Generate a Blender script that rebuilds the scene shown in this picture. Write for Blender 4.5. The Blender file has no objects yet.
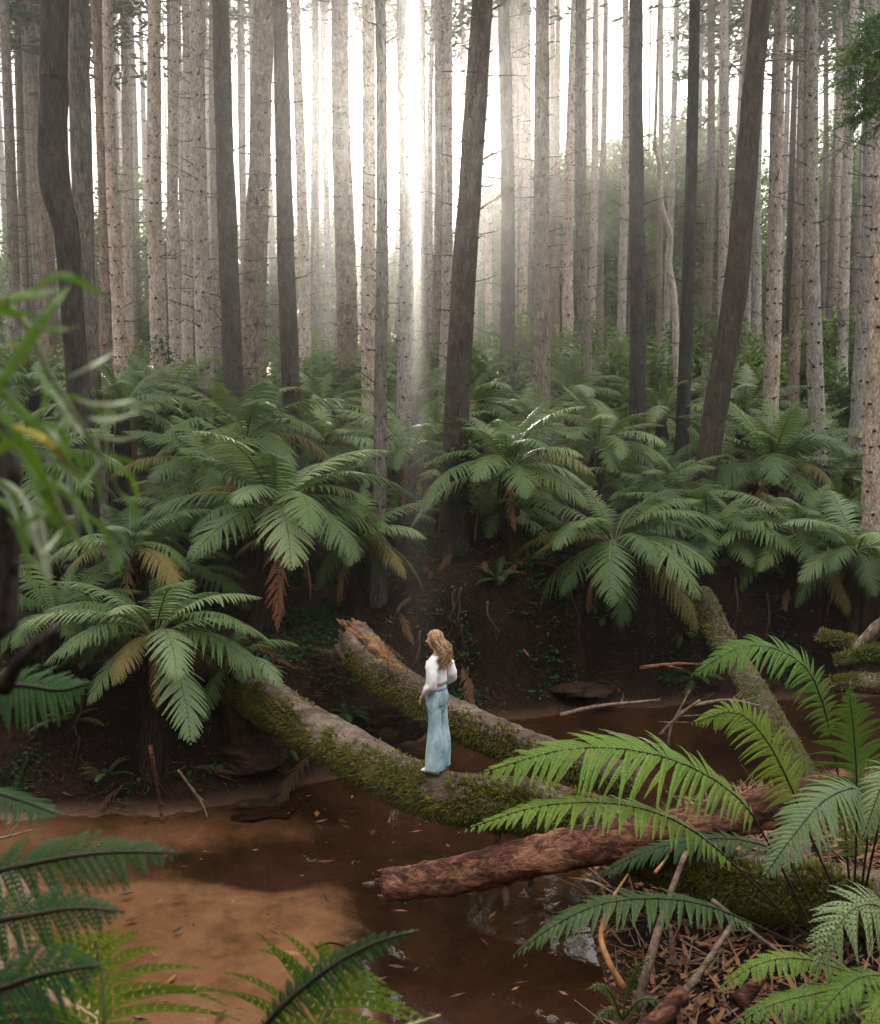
import bpy, bmesh, math, random
from mathutils import Vector, Matrix, noise, Quaternion

rnd = random.Random(7)
R = math.radians
scene = bpy.context.scene
COL = scene.collection

# ------------------------------------------------------------------ camera geometry
W, H, F = 880, 1024, 1000.0
CAMZ, PITCH = 5.5, R(8)
CP, SP = math.cos(PITCH), math.sin(PITCH)

def ray(px, py):
    u, v = (px - W / 2) / F, (H / 2 - py) / F
    return Vector((u, CP + v * SP, -SP + v * CP))

def P(px, py, Y):
    d = ray(px, py)
    return Vector((0, 0, CAMZ)) + d * (Y / d.y)

# ------------------------------------------------------------------ helpers
class MB:
    def __init__(self):
        self.v, self.f, self.m = [], [], []
    def face(self, pts, m=0):
        b = len(self.v)
        self.v.extend(pts)
        self.f.append(tuple(range(b, b + len(pts))))
        self.m.append(m)
    def tube(self, pts, rad, n=8, m=0, cap=True, wob=0.0, seed=0.0, wfreq=1.5, flat=1.0, fine=0.0):
        pts = [Vector(p) for p in pts]
        k = len(pts)
        if not hasattr(rad, '__len__'):
            rad = [rad] * k
        b = len(self.v)
        nrm = None
        for i, p in enumerate(pts):
            t = (pts[min(i + 1, k - 1)] - pts[max(i - 1, 0)]).normalized()
            if nrm is None:
                ref = Vector((0, 0, 1)) if abs(t.z) < .9 else Vector((0, 1, 0))
                nrm = (ref - t * ref.dot(t)).normalized()
            else:
                nrm = (nrm - t * nrm.dot(t)).normalized()
            bi = t.cross(nrm)
            for j in range(n):
                a = 2 * math.pi * j / n
                d = nrm * math.cos(a) + bi * math.sin(a) * flat
                r = rad[i]
                if wob:
                    q = p * wfreq + d * (1.3) + Vector((seed, seed * .7, 0))
                    r *= 1 + wob * noise.noise(q) + wob * .5 * noise.noise(q * 2.7) + fine * noise.noise(q * 7.3) + fine * .6 * noise.noise(q * 15)
                self.v.append(p + d * r)
        for i in range(k - 1):
            for j in range(n):
                a0 = b + i * n + j
                a1 = b + i * n + (j + 1) % n
                self.f.append((a0, a1, a1 + n, a0 + n))
                self.m.append(m)
        if cap:
            self.f.append(tuple(b + j for j in reversed(range(n)))); self.m.append(m)
            self.f.append(tuple(b + (k - 1) * n + j for j in range(n))); self.m.append(m)
    def loft(self, rings, m=0, cap=True):
        b = len(self.v); n = len(rings[0])
        for r in rings: self.v.extend(r)
        for i in range(len(rings) - 1):
            for j in range(n):
                a0 = b + i * n + j; a1 = b + i * n + (j + 1) % n
                self.f.append((a0, a1, a1 + n, a0 + n)); self.m.append(m)
        if cap:
            self.f.append(tuple(b + j for j in reversed(range(n)))); self.m.append(m)
            self.f.append(tuple(b + (len(rings) - 1) * n + j for j in range(n))); self.m.append(m)
    def mesh(self, name, mats, smooth=True):
        me = bpy.data.meshes.new(name)
        me.from_pydata([tuple(p) for p in self.v], [], self.f)
        if not isinstance(mats, (list, tuple)): mats = [mats]
        for mt in mats: me.materials.append(mt)
        me.polygons.foreach_set('material_index', self.m)
        me.polygons.foreach_set('use_smooth', [smooth] * len(self.f))
        me.update()
        return me
    def build(self, name, mats, parent=None, smooth=True):
        return link(name, self.mesh(name, mats, smooth), parent)

def link(name, data, parent=None, loc=None, rot=None, scale=None):
    o = bpy.data.objects.new(name, data)
    COL.objects.link(o)
    if parent is not None: o.parent = parent
    if loc is not None: o.location = loc
    if rot is not None: o.rotation_euler = rot
    if scale is not None: o.scale = scale
    return o

def tag(o, label=None, cat=None, group=None, kind=None):
    if label: o['label'] = label
    if cat: o['category'] = cat
    if group: o['group'] = group
    if kind: o['kind'] = kind
    return o

def thing(name, label, cat, loc=(0, 0, 0), group=None, rot=None, scale=None):
    o = link(name, None, None, loc, rot, scale)
    o.empty_display_size = .2
    return tag(o, label, cat, group)

def spline(pts, n):
    pts = [Vector(p) for p in pts]
    k = len(pts)
    out = []
    for i in range(n):
        s = i / (n - 1) * (k - 1)
        a = min(int(s), k - 2); t = s - a
        p0 = pts[a - 1] if a > 0 else pts[a] * 2 - pts[a + 1]
        p1, p2 = pts[a], pts[a + 1]
        p3 = pts[a + 2] if a + 2 < k else pts[a + 1] * 2 - pts[a]
        out.append(.5 * ((2 * p1) + (p2 - p0) * t + (2 * p0 - 5 * p1 + 4 * p2 - p3) * t * t + (3 * p1 - p0 - 3 * p2 + p3) * t ** 3))
    return out

# ------------------------------------------------------------------ materials
def newmat(name):
    m = bpy.data.materials.new(name); m.use_nodes = True
    nt = m.node_tree
    for n in list(nt.nodes): nt.nodes.remove(n)
    out = nt.nodes.new('ShaderNodeOutputMaterial')
    return m, nt, out

def N(nt, t, **kw):
    n = nt.nodes.new(t)
    for k, v in kw.items():
        if k in n.inputs: n.inputs[k].default_value = v
        else: setattr(n, k, v)
    return n

def ramp(nt, fac, stops):
    n = nt.nodes.new('ShaderNodeValToRGB')
    e = n.color_ramp.elements
    while len(e) < len(stops): e.new(.5)
    for i, (p, c) in enumerate(stops):
        e[i].position = p; e[i].color = (*c, 1)
    nt.links.new(fac, n.inputs[0])
    return n.outputs[0]

def mix(nt, fac, a, b, blend='MIX'):
    n = nt.nodes.new('ShaderNodeMix'); n.data_type = 'RGBA'; n.blend_type = blend
    for sock, val in ((n.inputs[0], fac), (n.inputs[6], a), (n.inputs[7], b)):
        if hasattr(val, 'is_output'): nt.links.new(val, sock)
        elif isinstance(val, (int, float)): sock.default_value = val
        else: sock.default_value = (*val, 1)
    return n.outputs[2]

def math_n(nt, op, a, b=None, clamp=False):
    n = nt.nodes.new('ShaderNodeMath'); n.operation = op; n.use_clamp = clamp
    for i, val in enumerate((a, b)):
        if val is None: continue
        if hasattr(val, 'is_output'): nt.links.new(val, n.inputs[i])
        else: n.inputs[i].default_value = val
    return n.outputs[0]

def mapping(nt, coord='Object', scale=(1, 1, 1)):
    tc = nt.nodes.new('ShaderNodeTexCoord')
    mp = nt.nodes.new('ShaderNodeMapping')
    mp.inputs['Scale'].default_value = scale
    nt.links.new(tc.outputs[coord], mp.inputs['Vector'])
    return mp.outputs[0]

def noise_n(nt, vec, scale, detail=5, rough=.6, dist=0.0):
    n = N(nt, 'ShaderNodeTexNoise', Scale=scale, Detail=detail, Roughness=rough, Distortion=dist)
    nt.links.new(vec, n.inputs['Vector'])
    return n.outputs['Fac']

def bump(nt, h, strength=.5, dist=.02):
    n = N(nt, 'ShaderNodeBump', Strength=strength, Distance=dist)
    nt.links.new(h, n.inputs['Height'])
    return n.outputs[0]

def finish(nt, out, col, rough=.8, nrm=None, spec=.3):
    b = N(nt, 'ShaderNodeBsdfPrincipled')
    if hasattr(col, 'is_output'): nt.links.new(col, b.inputs['Base Color'])
    else: b.inputs['Base Color'].default_value = (*col, 1)
    if hasattr(rough, 'is_output'): nt.links.new(rough, b.inputs['Roughness'])
    else: b.inputs['Roughness'].default_value = rough
    b.inputs['Specular IOR Level'].default_value = spec
    if nrm is not None: nt.links.new(nrm, b.inputs['Normal'])
    nt.links.new(b.outputs[0], out.inputs['Surface'])
    return b

def m_bark(name, dark, mid, light, moss=0.0):
    m, nt, out = newmat(name)
    v = mapping(nt, 'Object', (1, 1, .22))
    v2 = mapping(nt, 'Object', (1, 1, .8))
    info = N(nt, 'ShaderNodeObjectInfo')
    add = nt.nodes.new('ShaderNodeVectorMath'); add.operation = 'ADD'
    nt.links.new(v, add.inputs[0]); nt.links.new(info.outputs['Location'], add.inputs[1])
    n1 = noise_n(nt, add.outputs[0], 16, 6, .65, .6)
    n2 = noise_n(nt, v2, 3.2, 4, .6)
    n3 = noise_n(nt, v2, 30, 3, .6)
    vo = N(nt, 'ShaderNodeTexVoronoi', Scale=22.0, feature='DISTANCE_TO_EDGE')
    nt.links.new(add.outputs[0], vo.inputs['Vector'])
    f = math_n(nt, 'ADD', math_n(nt, 'MULTIPLY', n1, .75), math_n(nt, 'MULTIPLY', n2, .38))
    c = ramp(nt, f, [(.36, dark), (.54, mid), (.74, light)])
    crack = ramp(nt, vo.outputs['Distance'], [(0, (.35, .33, .32)), (.14, (1, 1, 1))])
    c = mix(nt, .75, c, crack, 'MULTIPLY')
    val = math_n(nt, 'ADD', math_n(nt, 'MULTIPLY', info.outputs['Random'], .45), .78)
    hs = N(nt, 'ShaderNodeHueSaturation'); nt.links.new(val, hs.inputs['Value']); nt.links.new(c, hs.inputs['Color'])
    c = hs.outputs[0]
    add2 = nt.nodes.new('ShaderNodeVectorMath'); add2.operation = 'ADD'
    nt.links.new(v2, add2.inputs[0]); nt.links.new(info.outputs['Location'], add2.inputs[1])
    lk = ramp(nt, noise_n(nt, add2.outputs[0], 1.1, 6, .7), [(.50, (0, 0, 0)), (.66, (.55, .55, .55))])
    c = mix(nt, lk, c, mix(nt, n3, tuple(.6 * k_ + .01 for k_ in dark), tuple(.55 * k_ + .02 * (1 if i_ != 1 else 1.8) for i_, k_ in enumerate(light))))
    hs2 = N(nt, 'ShaderNodeHueSaturation'); nt.links.new(c, hs2.inputs['Color'])
    nt.links.new(math_n(nt, 'ADD', math_n(nt, 'MULTIPLY', info.outputs['Random'], .7), .6), hs2.inputs['Saturation']); c = hs2.outputs[0]
    if moss > 0:
        mk = ramp(nt, noise_n(nt, v2, 2.1, 5, .7), [(.62 - moss * .25, (0, 0, 0)), (.74 - moss * .2, (1, 1, 1))])
        c = mix(nt, mk, c, mix(nt, n3, (.02, .035, .01), (.07, .10, .03)))
    hgt = math_n(nt, 'ADD', n1, math_n(nt, 'MULTIPLY', vo.outputs['Distance'], 1.2))
    finish(nt, out, c, .9, bump(nt, math_n(nt, 'ADD', hgt, math_n(nt, 'MULTIPLY', n3, .3)), .9, .03), .15)
    return m

def m_logbark(name, dark, mid, light, sc=1.0, bs=1.0):
    m, nt, out = newmat(name)
    v = mapping(nt, 'Object', (.45, 1, 1))
    n0 = noise_n(nt, v, 1.7 * sc, 4, .6); n1 = noise_n(nt, v, 7 * sc, 8, .72, .8); n2 = noise_n(nt, v, 26 * sc, 5, .7)
    f = math_n(nt, 'ADD', math_n(nt, 'ADD', math_n(nt, 'MULTIPLY', n0, .35), math_n(nt, 'MULTIPLY', n1, .45)), math_n(nt, 'MULTIPLY', n2, .22))
    c = ramp(nt, f, [(.40, dark), (.50, mid), (.60, light)])
    finish(nt, out, c, .85, bump(nt, math_n(nt, 'ADD', n1, math_n(nt, 'MULTIPLY', n2, .5)), bs, .07), .2)
    return m

def m_leaf(name, a, b, trans=.3, rough=.45, spec=.35, randv=.5, nscale=2.0, tipc=None):
    m, nt, out = newmat(name)
    info = N(nt, 'ShaderNodeObjectInfo')
    v = mapping(nt, 'Object')
    n1 = noise_n(nt, v, nscale, 3, .6)
    geo = N(nt, 'ShaderNodeNewGeometry')
    fac = math_n(nt, 'ADD', math_n(nt, 'MULTIPLY', n1, .7), math_n(nt, 'MULTIPLY', geo.outputs['Random Per Island'], .35), True)
    c = mix(nt, fac, a, b)
    hs = N(nt, 'ShaderNodeHueSaturation')
    nt.links.new(c, hs.inputs['Color'])
    nt.links.new(math_n(nt, 'ADD', math_n(nt, 'MULTIPLY', info.outputs['Random'], randv), 1 - randv / 2), hs.inputs['Value'])
    hue = math_n(nt, 'ADD', math_n(nt, 'MULTIPLY', info.outputs['Random'], -.035), .52)
    nt.links.new(hue, hs.inputs['Hue'])
    b_ = N(nt, 'ShaderNodeBsdfPrincipled', Roughness=rough)
    b_.inputs['Specular IOR Level'].default_value = spec
    nt.links.new(hs.outputs[0], b_.inputs['Base Color'])
    t = N(nt, 'ShaderNodeBsdfTranslucent')
    nt.links.new(mix(nt, .5, hs.outputs[0], mix(nt, 1.0, hs.outputs[0], (1.6, 1.5, .5), 'MULTIPLY')), t.inputs['Color'])
    ms = N(nt, 'ShaderNodeMixShader'); ms.inputs[0].default_value = trans
    nt.links.new(b_.outputs[0], ms.inputs[1]); nt.links.new(t.outputs[0], ms.inputs[2])
    nt.links.new(ms.outputs[0], out.inputs['Surface'])
    return m

def m_simple(name, a, b, scale=8, rough=.8, bs=.4, bd=.01, spec=.25, stretch=(1, 1, 1), coord='Object', lo=.35, hi=.68):
    m, nt, out = newmat(name)
    v = mapping(nt, coord, stretch)
    n1 = noise_n(nt, v, scale, 6, .65)
    c = ramp(nt, n1, [(lo, a), (hi, b)])
    finish(nt, out, c, rough, bump(nt, n1, bs, bd), spec)
    return m

MT = {}
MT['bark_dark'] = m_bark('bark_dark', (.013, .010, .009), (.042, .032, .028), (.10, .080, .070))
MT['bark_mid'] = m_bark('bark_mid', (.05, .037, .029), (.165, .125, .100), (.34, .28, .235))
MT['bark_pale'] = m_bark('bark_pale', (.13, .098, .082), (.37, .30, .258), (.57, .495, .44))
MT['bark_red'] = m_logbark('bark_red', (.012, .006, .005), (.085, .031, .019), (.34, .155, .09), 1.5)
MT['bark_orange'] = m_logbark('bark_orange', (.07, .030, .013), (.23, .105, .046), (.42, .24, .12), 1.8)
MT['bark_log'] = m_bark('bark_log', (.024, .018, .013), (.095, .068, .050), (.20, .155, .12), .28)
MT['bark_log_top'] = m_logbark('bark_log_top', (.035, .024, .017), (.12, .084, .062), (.24, .185, .145))
MT['bark_moss'] = m_bark('bark_moss', (.02, .015, .010), (.075, .056, .038), (.16, .125, .09), .6)
MT['twig'] = m_simple('twig', (.06, .038, .027), (.27, .19, .14), 14, .9)
MT['stick_orange'] = m_simple('stick_orange', (.22, .09, .03), (.45, .23, .10), 9, .8)
MT['fern'] = m_leaf('fern_green', (.030, .060, .015), (.105, .160, .048), .30, .5, .25, .7)
MT['fern_bright'] = m_leaf('fern_bright_green', (.055, .11, .012), (.175, .265, .036), .32, .5, .22, .4)
MT['fern_pale'] = m_leaf('fern_grey_green', (.08, .122, .045), (.17, .22, .092), .2, .5, .3, .3)
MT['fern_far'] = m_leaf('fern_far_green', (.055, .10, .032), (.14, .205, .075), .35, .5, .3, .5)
MT['fern_dead'] = m_leaf('fern_dead_brown', (.11, .05, .026), (.34, .165, .09), .1, .8, .1, .4)
MT['fern_shade_tone'] = m_leaf('fern_shade_green', (.012, .036, .010), (.04, .082, .024), .2, .55, .15, .3)  # shade of the near corner put into a darker leaf colour
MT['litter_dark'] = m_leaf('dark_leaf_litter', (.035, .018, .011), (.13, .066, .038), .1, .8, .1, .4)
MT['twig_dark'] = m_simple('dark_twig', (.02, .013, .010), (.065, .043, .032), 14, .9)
MT['rachis'] = m_simple('rachis', (.05, .06, .02), (.12, .13, .04), 6, .6)
MT['rachis_dark'] = m_simple('rachis_dark', (.012, .012, .006), (.03, .025, .012), 6, .5)
MT['rachis_pale'] = m_simple('rachis_pale', (.22, .24, .10), (.34, .34, .16), 6, .6)
MT['fibre'] = m_bark('fern_fibre', (.012, .007, .005), (.045, .026, .017), (.10, .06, .04))
MT['moss'] = m_leaf('moss_green', (.048, .054, .010), (.225, .215, .042), .25, .9, .1, .2, 3.0)
MT['needles'] = m_leaf('needle_green', (.012, .028, .012), (.04, .07, .025), .2, .6, .2, .4)
MT['needles_bright'] = m_leaf('needle_bright', (.035, .075, .015), (.10, .17, .035), .3, .5, .2, .3)
MT['bush'] = m_leaf('bush_green', (.05, .095, .025), (.13, .19, .055), .35, .6, .2, .4)
MT['bushdark'] = m_leaf('bush_dark_green', (.012, .03, .012), (.035, .07, .025), .25, .6, .2, .4)
MT['tree_leaf'] = m_leaf('far_leaf_green', (.075, .12, .05), (.16, .21, .095), .4, .6, .2, .4)
MT['gum'] = m_leaf('gum_leaf', (.04, .105, .012), (.15, .235, .03), .4, .35, .4, .3)
MT['gum_pale'] = m_simple('gum_leaf_pale', (.20, .24, .15), (.38, .40, .27), 9, .5)
MT['gum_yellow'] = m_simple('gum_leaf_yellow', (.30, .30, .03), (.46, .36, .07), 9, .45)

# terrain material: brown litter, orange creek sand, bed dimmed with depth, moss
def m_ground():
    m, nt, out = newmat('forest_soil')
    v = mapping(nt, 'Object')
    sep = N(nt, 'ShaderNodeSeparateXYZ'); nt.links.new(v, sep.inputs[0])
    n1 = noise_n(nt, v, 1.1, 6, .65); n2 = noise_n(nt, v, 9, 5, .7); n3 = noise_n(nt, v, 45, 3, .7)
    soil = ramp(nt, math_n(nt, 'ADD', math_n(nt, 'MULTIPLY', n1, .5), math_n(nt, 'MULTIPLY', n2, .5)), [(.34, (.004, .0025, .002)), (.52, (.011, .0065, .0045)), (.7, (.042, .023, .015))])
    litter = mix(nt, ramp(nt, n3, [(.55, (0, 0, 0)), (.68, (1, 1, 1))]), soil, (.065, .031, .018))
    sand = ramp(nt, math_n(nt, 'ADD', math_n(nt, 'MULTIPLY', n1, .7), math_n(nt, 'MULTIPLY', n2, .3)), [(.36, (.16, .096, .062)), (.5, (.29, .182, .122)), (.66, (.41, .28, .20))])
    dim_silt = ramp(nt, n1, [(.35, (.028, .016, .011)), (.65, (.085, .046, .028))])
    # bed darkens with depth, standing in for light absorbed by the water
    z = math_n(nt, 'ADD', sep.outputs['Z'], math_n(nt, 'MULTIPLY', math_n(nt, 'SUBTRACT', n1, .5), .22))
    deep = ramp(nt, math_n(nt, 'ADD', math_n(nt, 'MULTIPLY', z, 2.2), .62), [(.12, (1, 1, 1)), (.44, (0, 0, 0))])
    bar = math_n(nt, 'MULTIPLY', math_n(nt, 'MULTIPLY', math_n(nt, 'SUBTRACT', 12.1, sep.outputs['Y']), 1.3, True), math_n(nt, 'MULTIPLY', math_n(nt, 'SUBTRACT', .55, sep.outputs['X']), .9, True))
    bed = mix(nt, math_n(nt, 'MAXIMUM', deep, math_n(nt, 'SUBTRACT', 1.0, bar)), sand, dim_silt)
    mr = math_n(nt, 'MULTIPLY', math_n(nt, 'ADD', z, -.02), 9, False)
    up = ramp(nt, mr, [(0, (0, 0, 0)), (1, (1, 1, 1))])
    c = mix(nt, up, bed, litter)
    h = math_n(nt, 'ADD', n2, math_n(nt, 'MULTIPLY', n3, .5))
    finish(nt, out, c, .92, bump(nt, h, .8, .05), .12)
    return m
MT['ground'] = m_ground()

def m_water():
    m, nt, out = newmat('tea_water')
    v = mapping(nt, 'Object', (1, 1, 1))
    w1 = noise_n(nt, v, 2.2, 3, .5, .4); w2 = noise_n(nt, v, 11, 2, .5)
    bm_ = bump(nt, math_n(nt, 'ADD', w1, math_n(nt, 'MULTIPLY', w2, .22)), .07, .05)
    tr = N(nt, 'ShaderNodeBsdfTransparent'); tr.inputs[0].default_value = (.82, .71, .59, 1)
    gl = N(nt, 'ShaderNodeBsdfGlossy', Roughness=.03); gl.inputs[0].default_value = (1, 1, 1, 1)
    nt.links.new(bm_, gl.inputs['Normal'])
    fr = N(nt, 'ShaderNodeFresnel', IOR=1.42); nt.links.new(bm_, fr.inputs['Normal'])
    ms = N(nt, 'ShaderNodeMixShader')
    nt.links.new(fr.outputs[0], ms.inputs[0]); nt.links.new(tr.outputs[0], ms.inputs[1]); nt.links.new(gl.outputs[0], ms.inputs[2])
    nt.links.new(ms.outputs[0], out.inputs['Surface'])
    return m
MT['water'] = m_water()

# ------------------------------------------------------------------ terrain
FAR = [(-90, 16), (-30, 12.8), (-7, 11.7), (-4, 11.8), (-2.2, 12.3), (-1, 13.6), (0, 14.8), (2, 15.6), (5, 16.2), (12, 17), (40, 20), (120, 26)]
NEAR = [(-90, 12.5), (-30, 10.4), (-6, 9.3), (-4, 8.7), (-3, 8.0), (-2.2, 7.0), (-1, 6.3), (.5, 6.1), (1.25, 6.8), (1.5, 8.0), (1.5, 9.0), (1.45, 10.2), (2.6, 11.6), (4.5, 12.6), (9, 13.5), (40, 16.4), (120, 22)]
def lerp_tab(tab, x):
    if x <= tab[0][0]: return tab[0][1]
    for (a, b), (c, d) in zip(tab, tab[1:]):
        if x <= c: return b + (d - b) * (x - a) / (c - a)
    return tab[-1][1]
def segdist(tab, x, y):
    best = 1e9
    for (a, b), (c, d) in zip(tab, tab[1:]):
        vx, vy = c - a, d - b
        t = max(0, min(1, ((x - a) * vx + (y - b) * vy) / (vx * vx + vy * vy)))
        q = (x - a - vx * t) ** 2 + (y - b - vy * t) ** 2
        if q < best: best = q
    return math.sqrt(best)
def sm(t):
    t = max(0, min(1, t)); return t * t * (3 - 2 * t)
def BANK(x):
    return 1.05 + .95 * sm((x + 1.2) / 1.6) - .6 * sm((x - 3.6) / 2.5)
def hgt(x, y):
    nz = noise.noise(Vector((x * .35, y * .35, 3.1))) * .5 + noise.noise(Vector((x * 1.1, y * 1.1, 9.1))) * .22 + noise.noise(Vector((x * 3.1, y * 3.1, 1.7))) * .07
    jit = .28 * noise.noise(Vector((x * 1.6, 2.2, 0))) + .13 * noise.noise(Vector((x * 5.3, 7.2, 0)))
    yn, yf = lerp_tab(NEAR, x) - jit, lerp_tab(FAR, x) + jit
    if y >= yf:
        s = y - yf
        if s < 8: s = min(s, segdist(FAR, x, y) * 1.15)
        e = .28 * sm(s / .45) + BANK(x) * sm((s - .45) / 1.05)
        if s > 1.5: e += (3.0 - .28 - BANK(x)) / 12.5 * min(s - 1.5, 12.5)
        if s > 14: e += .04 * min(s - 14, 36)
        if s > 50: e += .006 * (s - 50)
        return e + nz * min(.55, s * .35)
    if y < yn:
        d = segdist(NEAR, x, y)
        e = .26 * sm(d / .6) + .09 * min(d, 5)
        e += max(0, min(3.5, (4.4 - y) * .82))
        return e + nz * min(.3, d * .25)
    d = min(segdist(NEAR, x, y), segdist(FAR, x, y))
    dep = -.42 * sm(d / 1.6) - .01
    shallow = sm((.3 - x + nz) / 1.5) * sm((11.6 - y + nz) / 1.6)
    dep *= 1 - .82 * shallow
    return dep + nz * .10 * min(1, d)

def axis(a, b, fine0, fine1, step, grow):
    out = [fine0]
    x = fine0
    while x < fine1: x += step; out.append(x)
    s = step
    while x < b: s *= grow; x += s; out.append(x)
    x, s = fine0, step
    while x > a: s *= grow; x -= s; out.insert(0, x)
    return out
xs = axis(-150, 150, -6.5, 7.5, .13, 1.09)
ys = axis(-60, 230, 5.5, 19, .13, 1.07)
g = MB()
nx = len(xs)
for y in ys:
    for x in xs: g.v.append(Vector((x, y, hgt(x, y))))
for j in range(len(ys) - 1):
    for i in range(nx - 1):
        a = j * nx + i
        g.f.append((a, a + 1, a + 1 + nx, a + nx)); g.m.append(0)
tag(g.build('ground', MT['ground']), 'brown forest floor and creek banks under the ferns', 'ground', kind='structure')
w = MB()
w.face([Vector((-90, 4.5, 0)), Vector((120, 4.5, 0)), Vector((120, 27, 0)), Vector((-90, 27, 0))])
tag(w.build('water', MT['water'], smooth=False), 'shallow tea brown creek water over orange sand', 'creek', kind='structure')

# ------------------------------------------------------------------ fern fronds
def frond_mesh(mb, pts, width, pairs=26, pinn=9, stem=.16, up=Vector((0, 0, 1)), mleaf=0, mstem=1, rr=.012, droop=.25, seed=0, cov=.8, wk=.37, fold=.25, jitter=.12):
    """one bipinnate blade along a 3-D rachis; each pinna is a midrib with toothed pinnules"""
    rg = random.Random(seed)
    line = spline(pts, 40)
    cum = [0]
    for a, b in zip(line, line[1:]): cum.append(cum[-1] + (b - a).length)
    L = cum[-1]
    def at(s):
        d = s * L
        for i in range(len(cum) - 1):
            if d <= cum[i + 1] or i == len(cum) - 2:
                t = (d - cum[i]) / max(1e-6, cum[i + 1] - cum[i])
                return line[i].lerp(line[i + 1], t), (line[min(i + 2, len(line) - 1)] - line[max(i - 1, 0)]).normalized()
    mb.tube(line[::3] + [line[-1]], [rr * (1 - .85 * i / 14) for i in range(len(line[::3]) + 1)], 5, mstem, cap=False)
    for k in range(pairs):
        s = stem + (1 - stem) * (k + .5) / pairs
        u = (s - stem) / (1 - stem)
        prof = (min(1, (u + .10) / .38) ** .8) * (1 - max(0, (u - .42) / .58) ** 1.7)
        pl = width * .5 * max(prof, .05)
        p, t = at(min(s, .999))
        side0 = t.cross(up)
        if side0.length < 1e-3: side0 = Vector((1, 0, 0))
        side0.normalize()
        nrm = side0.cross(t).normalized()
        for sg in (-1, 1):
            side = side0 * sg
            ang = R(22 + 26 * u) + rg.uniform(-jitter, jitter)
            d = side * math.cos(ang) + t * math.sin(ang)
            l = pl * rg.uniform(.9, 1.06)
            dr = droop * rg.uniform(.7, 1.3)
            npn = max(3, int(pinn * (.35 + .65 * prof)))
            wbase = min(L * (1 - stem) / pairs * wk, l * .3)
            mids = []
            for q in range(npn + 1):
                e = q / npn
                mids.append(p + d * (l * e) + Vector((0, 0, -1)) * (dr * l * e * e) - nrm * (dr * .1 * l * e))
            for q in range(npn):
                a, b = mids[q], mids[q + 1]
                e = (q + .5) / npn
                ax = (b - a)
                wl = wbase * (1 - e ** 2.2) * rg.uniform(.85, 1.1) + .002
                cr = nrm.cross(ax).normalized()
                for s2 in (-1, 1):
                    tip = a.lerp(b, 1.0) + cr * (s2 * wl) - nrm * (fold * wl) + ax * .35
                    c = a.lerp(b, cov)
                    mb.face([a, c, tip + ax * -.1, a + cr * (s2 * wl * .75) - nrm * (fold * wl * .7) + ax * .1] if s2 > 0 else
                            [a, a + cr * (s2 * wl * .75) - nrm * (fold * wl * .7) + ax * .1, tip + ax * -.1, c], mleaf)

def arc_pts(a0, a1, L=1.0, n=7, sway=0.0):
    pts = [Vector((0, 0, 0))]
    p = Vector((0, 0, 0))
    for i in range(n):
        t = (i + .5) / n
        a = a0 + (a1 - a0) * t ** .85
        p = p + Vector((math.cos(a), sway * (t - .3), math.sin(a))) * (L / n)
        pts.append(p.copy())
    return pts

ARCS = [(80, 25), (72, -8), (64, -26), (56, -38), (47, -46), (36, -54), (20, -60), (-4, -70)]
def frond_set(tagname, leaf, stem, pairs, pinn, width, reps=2, droop=.25):
    out = []
    for i, (a0, a1) in enumerate(ARCS):
        row = []
        for r_ in range(reps):
            mb = MB()
            frond_mesh(mb, arc_pts(R(a0 + rnd.uniform(-5, 5)), R(a1 + rnd.uniform(-10, 10)), 1.0, 7, rnd.uniform(-.18, .18)), width * rnd.uniform(.92, 1.08), pairs, pinn, .14, seed=i * 10 + r_, rr=.008, droop=droop)
            row.append(mb.mesh('frond', [leaf, stem]))
        out.append(row)
    return out
FS_NEAR = frond_set('near', MT['fern'], MT['rachis'], 27, 12, .42, 2, .34)
FS_PALE = frond_set('pale', MT['fern_pale'], MT['rachis'], 27, 12, .42, 1, .34)
FS_BRIGHT = frond_set('bright', MT['fern_bright'], MT['rachis'], 26, 11, .42, 1, .34)
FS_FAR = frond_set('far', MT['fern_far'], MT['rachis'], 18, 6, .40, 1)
MT['fern_aged'] = m_leaf('fern_aged_yellow', (.07, .07, .016), (.19, .15, .04), .25, .6, .2, .5)
FS_AGED = frond_set('aged', MT['fern_aged'], MT['twig'], 24, 9, .34, 1, .5)
DEAD = []
for i in range(3):
    mb = MB(); frond_mesh(mb, arc_pts(R(-35 - 12 * i), R(-88), 1.0, 7, .1), .22, 22, 6, .1, seed=77 + i, rr=.01, droop=.9, jitter=.5)
    DEAD.append(mb.mesh('dead_frond', [MT['fern_dead'], MT['twig']]))
FTRUNK = []
for i in range(2):
    mb = MB()
    mb.tube([Vector((.03 * math.sin(t * 2 + i), .03 * math.cos(t * 3), -.3 + t * 1.3)) for t in [k / 12 for k in range(13)]], [.16 - .05 * k / 12 for k in range(13)], 12, 0, wob=.5, seed=i * 5, wfreq=9)
    rg = random.Random(i)
    for k in range(150):
        a = rg.uniform(0, 6.28); z = rg.uniform(0, 1.0); r0 = .13
        p0 = Vector((math.cos(a) * r0, math.sin(a) * r0, z))
        p1 = p0 + Vector((math.cos(a) * rg.uniform(.01, .09), math.sin(a) * rg.uniform(.01, .09), -rg.uniform(.08, .25)))
        p2 = p1 + Vector((0, 0, -rg.uniform(.05, .25)))
        mb.tube([p0, p1, p2], [.012, .008, .002], 4, 0, cap=False)
    FTRUNK.append(mb.mesh('trunk', MT['fibre']))

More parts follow.
